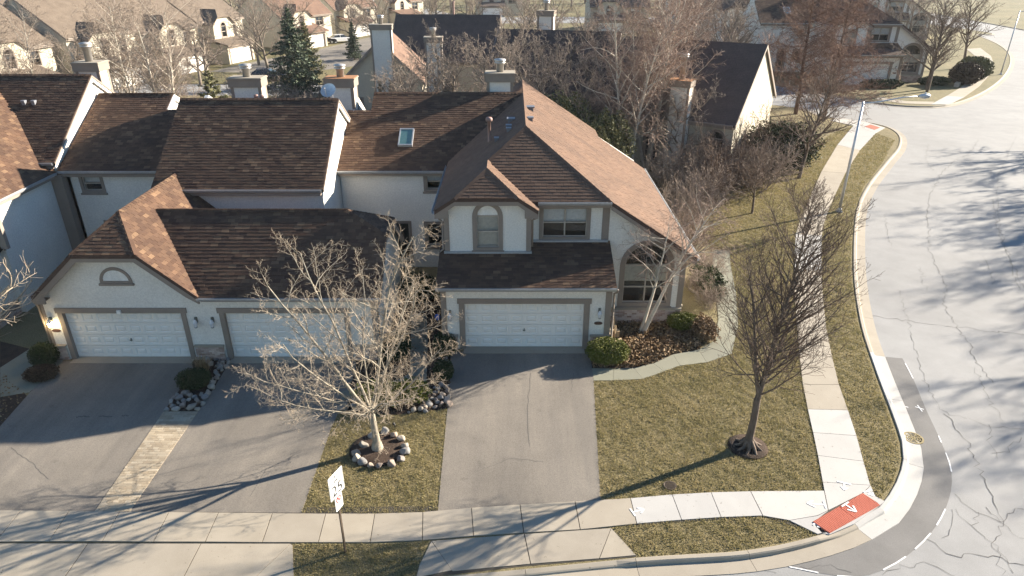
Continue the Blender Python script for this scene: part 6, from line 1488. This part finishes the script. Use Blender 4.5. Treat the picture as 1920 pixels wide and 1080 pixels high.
spruce((-20.0, 46.5), 8.0, 2.5, 'yellow green conical evergreen behind a chimney', mat='juniper', n=9000, size=0.13, seed=23, droop=-0.4, name='evergreen_tree')
for i, (x, y) in enumerate(((-11.6, 61.5), (-10.6, 61.5))): spruce((x, y), 4.8, 0.55, 'slim dark arborvitae against the grey chimney wall', mat='yew', n=3000, size=0.1, seed=30 + i, droop=-1.2, group='arborvitae pair', name='arborvitae_tree')
spruce((-8.9, 60), 4.0, 1.1, 'small grey green pine next to the arborvitae pair', n=2600, size=0.14, seed=33)
spruce((-25.2, 88), 7.5, 2.0, 'narrow olive evergreen between brown shrubs and the parking court', mat='juniper', n=5000, size=0.17, seed=34, droop=-0.6, name='evergreen_tree')
for i, (x, y, rx, rz) in enumerate(((3.2, 46.5, 2.4, 3.1), (6.2, 45.6, 1.8, 2.6))): shrub('evergreen_shrub', ['tall olive evergreen mass behind the ridge of the corner house', 'lower olive evergreen beside the birch trunks'][i], (x, y), rx, rx * 0.8, rz, 'juniper', 9000, 0.1, 2.0, seed=40 + i, lump=0.25)
shrub('evergreen_shrub', 'big dark rounded hedge shrub beside the sunlit gable', G(1455, 318), 2.7, 2.0, 1.75, 'yew', 9000, 0.1, 2.2, seed=44, lump=0.2)
shrub('evergreen_shrub', 'dark foundation shrub under the far arched window', (52.5, 87.5), 2.0, 0.9, 0.5, 'yew', 1500, 0.12, 2.4, seed=45); shrub('evergreen_shrub', 'dark low hedge before the far garage wall', (45.0, 85.5), 2.6, 0.8, 0.5, 'yew', 1500, 0.12, 2.4, seed=46)
shrub('evergreen_shrub', 'olive rounded bush at the street side of the far house', (60.0, 92), 2.0, 2.0, 1.4, 'juniper', 2600, 0.16, 2.2, seed=47)
shrub('evergreen_shrub', 'brown green twiggy hedge at the corner of the far house', (56.5, 88), 1.8, 1.8, 1.3, 'brownshrub', 2400, 0.14, 2.2, seed=48)

# ------------------------------------------------------------ trees of the middle and far distance
tree('birch', (10.2, 50.5), 'tall white stemmed birch clump before the dark chimney house', sc=1.0, variant=0); tree('birch', (8.2, 47.5), 'slender birch rising beside the corner house slope', sc=0.92, variant=1)
tree('birch', (13.0, 57.5), 'birch clump behind the dark roofed chimney house', sc=1.0)
tree('cypress', (29.0, 70.5), 'rust brown bald cypress by the side street, taller of two', sc=1.15, variant=0); tree('cypress', (30.6, 67.5), 'rust brown bald cypress by the side street, lower and wider', sc=1.08, variant=1)
tree('pear', (21.0, 48.4), 'small dark bare tree on the side lawn near the hedge shrub', sc=0.92); tree('pear', (15.2, 40.9), 'young bare sapling on the green side lawn', sc=0.5)
tree('pear', (17.2, 37.6), 'low bare sapling nearest the path bend', sc=0.38)
for i, (x, y, s) in enumerate(((11.5, 40.5, 1.2), (13.2, 43.0, 1.35), (10.2, 38.0, 1.0), (14.6, 45.5, 1.5), (11.0, 44.8, 1.3), (9.9, 34.5, 0.8), (17.4, 46.0, 1.3), (19.2, 50.0, 1.5), (9.8, 31.2, 0.6))): tree('bush', (x, y), 'twiggy brown bare shrub along the back of the side lawn', 'bare shrubs by the side lawn', sc=s, mats=('bark_grey', 'twig_dark' if i % 2 else 'twig_grey'), cat='shrub')
for i, (x, y, s) in enumerate(((9.2, 28.0, 0.42), (9.0, 29.6, 0.5))): tree('bush', (x, y), 'thin twiggy shrub beside the house corner and path', 'twiggy shrubs at the house corner', sc=s, cat='shrub')
wood = [(-6.5, 50, .85), (-3.0, 47, .8), (0.5, 49.5, .9), (2.5, 53.5, .95), (-5.0, 55, .9), (4.5, 49.5, .85), (-1.5, 53, .9), (7.2, 54, .95), (5.5, 62, 1.0), (9.5, 60, 1.0), (12.5, 64, 1.0), (0.5, 66, 1.1), (17, 61, .9), (-2.0, 44.5, .62), (14.5, 72, 1.1), (19.5, 68, 1.1), (8, 74, 1.1), (2.5, 78, 1.1), (-8.5, 54.5, .8), (10.8, 54.5, .9), (12.2, 49.2, .75), (-0.5, 59, 1.0), (-6.5, 62, 1.0), (22, 76, 1.1), (14.2, 54.8, .8)]
for i, (x, y, s) in enumerate(wood): tree('spread', (x, y), 'bare grey brown yard tree in the thicket behind the corner house', 'bare trees behind the corner house', sc=s)
for (x, y, s, lb, k) in ((-26.2, 52.5, .86, 'white limbed birch rising behind the second ridge', 0), (-40.5, 58, .8, 'leaning pale birch over the square chimney', 1), (-35, 64, .85, 'birch between the sunlit row and the townhouse ridges', 0)): tree('birch', (x, y), lb, sc=s, variant=k, mats=('bark_birch', 'twig_grey'))
for i, (x, y, s) in enumerate(((-36.5, 84, .9), (-33, 96, 1.0), (-38, 74, .85), (-48, 60, .85), (-55, 55, .9), (-52, 50, .85), (-46, 54, .8), (-41, 66, .85), (-43, 78, .9), (-39, 88, .9), (-58, 60, .95), (-37, 104, 1.0))): tree('spread', (x, y), 'bare tree standing before the sunlit townhouse row', 'bare trees before the sunlit row', sc=s)
for i, (x, y, s) in enumerate(((-15.5, 60, 1.2), (-18.5, 64, 1.3), (-20.5, 59, 1.2), (-14, 55, 1.0), (-22, 66, 1.3), (-28, 74, 1.4), (-17, 70, 1.3))): tree('bush', (x, y), 'tall twiggy shrub in the yard between spruce and grey house', 'twiggy shrubs by the spruce', sc=s, cat='shrub', mats=('bark_grey', 'twig_grey'))
for i, (x, y, s) in enumerate(((-30.5, 100, 1.15), (-20, 112, 1.1), (-13.5, 122, 1.0), (-7, 128, 1.0), (-27, 122, 1.0), (2, 120, 1.0), (-17, 150, 1.1), (-10, 160, 1.1), (8, 135, 1.0))): tree('spread', (x, y), 'bare grey street tree near the parking court and back street', 'bare trees by the parking court', sc=s)
tree('pear', G(1738, 172), 'dark forked street tree in a mulch circle on the far lawn', sc=1.1); tree('pear', G(1805, 128), 'dark street tree beside the far curved sidewalk', sc=1.3)
tree('spread', (50.0, 84.5), 'bare tree with forked trunk before the far arched window', sc=0.95, mats=('bark_dark', 'twig_grey'))
for i, (x, y, s) in enumerate(((62, 112, 1.1), (70, 118, 1.1), (58, 124, 1.1), (80, 150, 1.2), (66, 150, 1.2), (30, 98, 1.0), (24, 92, 1.0), (22, 104, 1.0), (29, 122, 1.1), (48, 118, 1.0))): tree('spread', (x, y), 'bare tree among the houses beyond the side street', 'bare trees beyond the side street', sc=s)
k = 0
for i in range(34):
    x = -95 + i * 6.2 + random.uniform(-2, 2); y = random.choice((200, 222, 240)) + random.uniform(-8, 8); tree('spread', (x, y), 'bare tree in the far belt along the top edge', 'far belt of bare trees', sc=random.uniform(1.1, 1.5))
for i in range(12): tree('spread', (-120 + i * 8.0 + random.uniform(-2, 2), 118 + random.uniform(0, 40) + i * 3.0), 'bare tree behind the long tan roofs', 'bare trees behind the tan roofs', sc=random.uniform(1.0, 1.3))
# trees across the wide road, which shade it
for i, (x, y, s, k) in enumerate(((46, 33, 1.1, 'spread'), (44.5, 25, 1.1, 'spread'), (50, 42, 1.15, 'spread'), (40.5, 17, 1.0, 'spread'), (55, 51, 1.2, 'spread'), (52, 33, 1.2, 'spread'), (56, 60, 1.1, 'spread'), (38, 28.5, .95, 'spread'), (36.5, 22.8, .85, 'spread'), (42.5, 30, 1.0, 'spread'), (48, 38, 1.1, 'spread'), (52, 46, 1.1, 'spread'), (38.5, 12.5, 1.0, 'spread'))): tree(k, (x, y), 'bare street tree on the far side of the wide road', 'street trees across the wide road', sc=s)
for i, (x, y, h_) in enumerate(((46.5, 44.5, 7.5), (43.5, 35.6, 6.0))): spruce((x, y), h_, 2.4, 'dense spruce across the wide road', n=5000, size=0.22, seed=50 + i, group='spruces across the wide road')
# route sign by the cypress
sx = G(1479, 165); rs = thing('street_sign', 'thin pole with white sign seen edge on beside the dark gable', 'road sign', (*sx, 0)); mb = MB(); mb.tube([(*sx, 0), (*sx, 3.2)], 0.035, 6); part('post', mb, M['galv'], rs); mb = MB(); mb.box(sx[0] - 0.22, sx[1] - 0.03, 2.3, sx[0] + 0.22, sx[1] - 0.01, 3.1); part('sign_panel', mb, M['sign_white'], rs)
# pole of the street lamp at the parking court
street_lamp(G(705, 52), 0.4, 'white lamp pole by the red parked car', 9.0, 2.0)

# ------------------------------------------------------------ thin winter haze
hz = bpy.data.materials.new('haze_air'); hz.use_nodes = True; nt = hz.node_tree; nt.nodes.clear()
pv_ = nt.nodes.new('ShaderNodeVolumePrincipled'); pv_.inputs['Color'].default_value = (0.93, 0.95, 1.0, 1); pv_.inputs['Density'].default_value = 0.00018; pv_.inputs['Anisotropy'].default_value = 0.0
ho = nt.nodes.new('ShaderNodeOutputMaterial'); nt.links.new(pv_.outputs[0], ho.inputs['Volume'])
mb = MB(); mb.box(-170, -10, -1.6, 340, 430, 24); o = link('haze', mb.mesh('haze'), hz); o['kind'] = 'stuff'; tag(o, 'thin pale winter haze over the whole neighbourhood', 'haze')
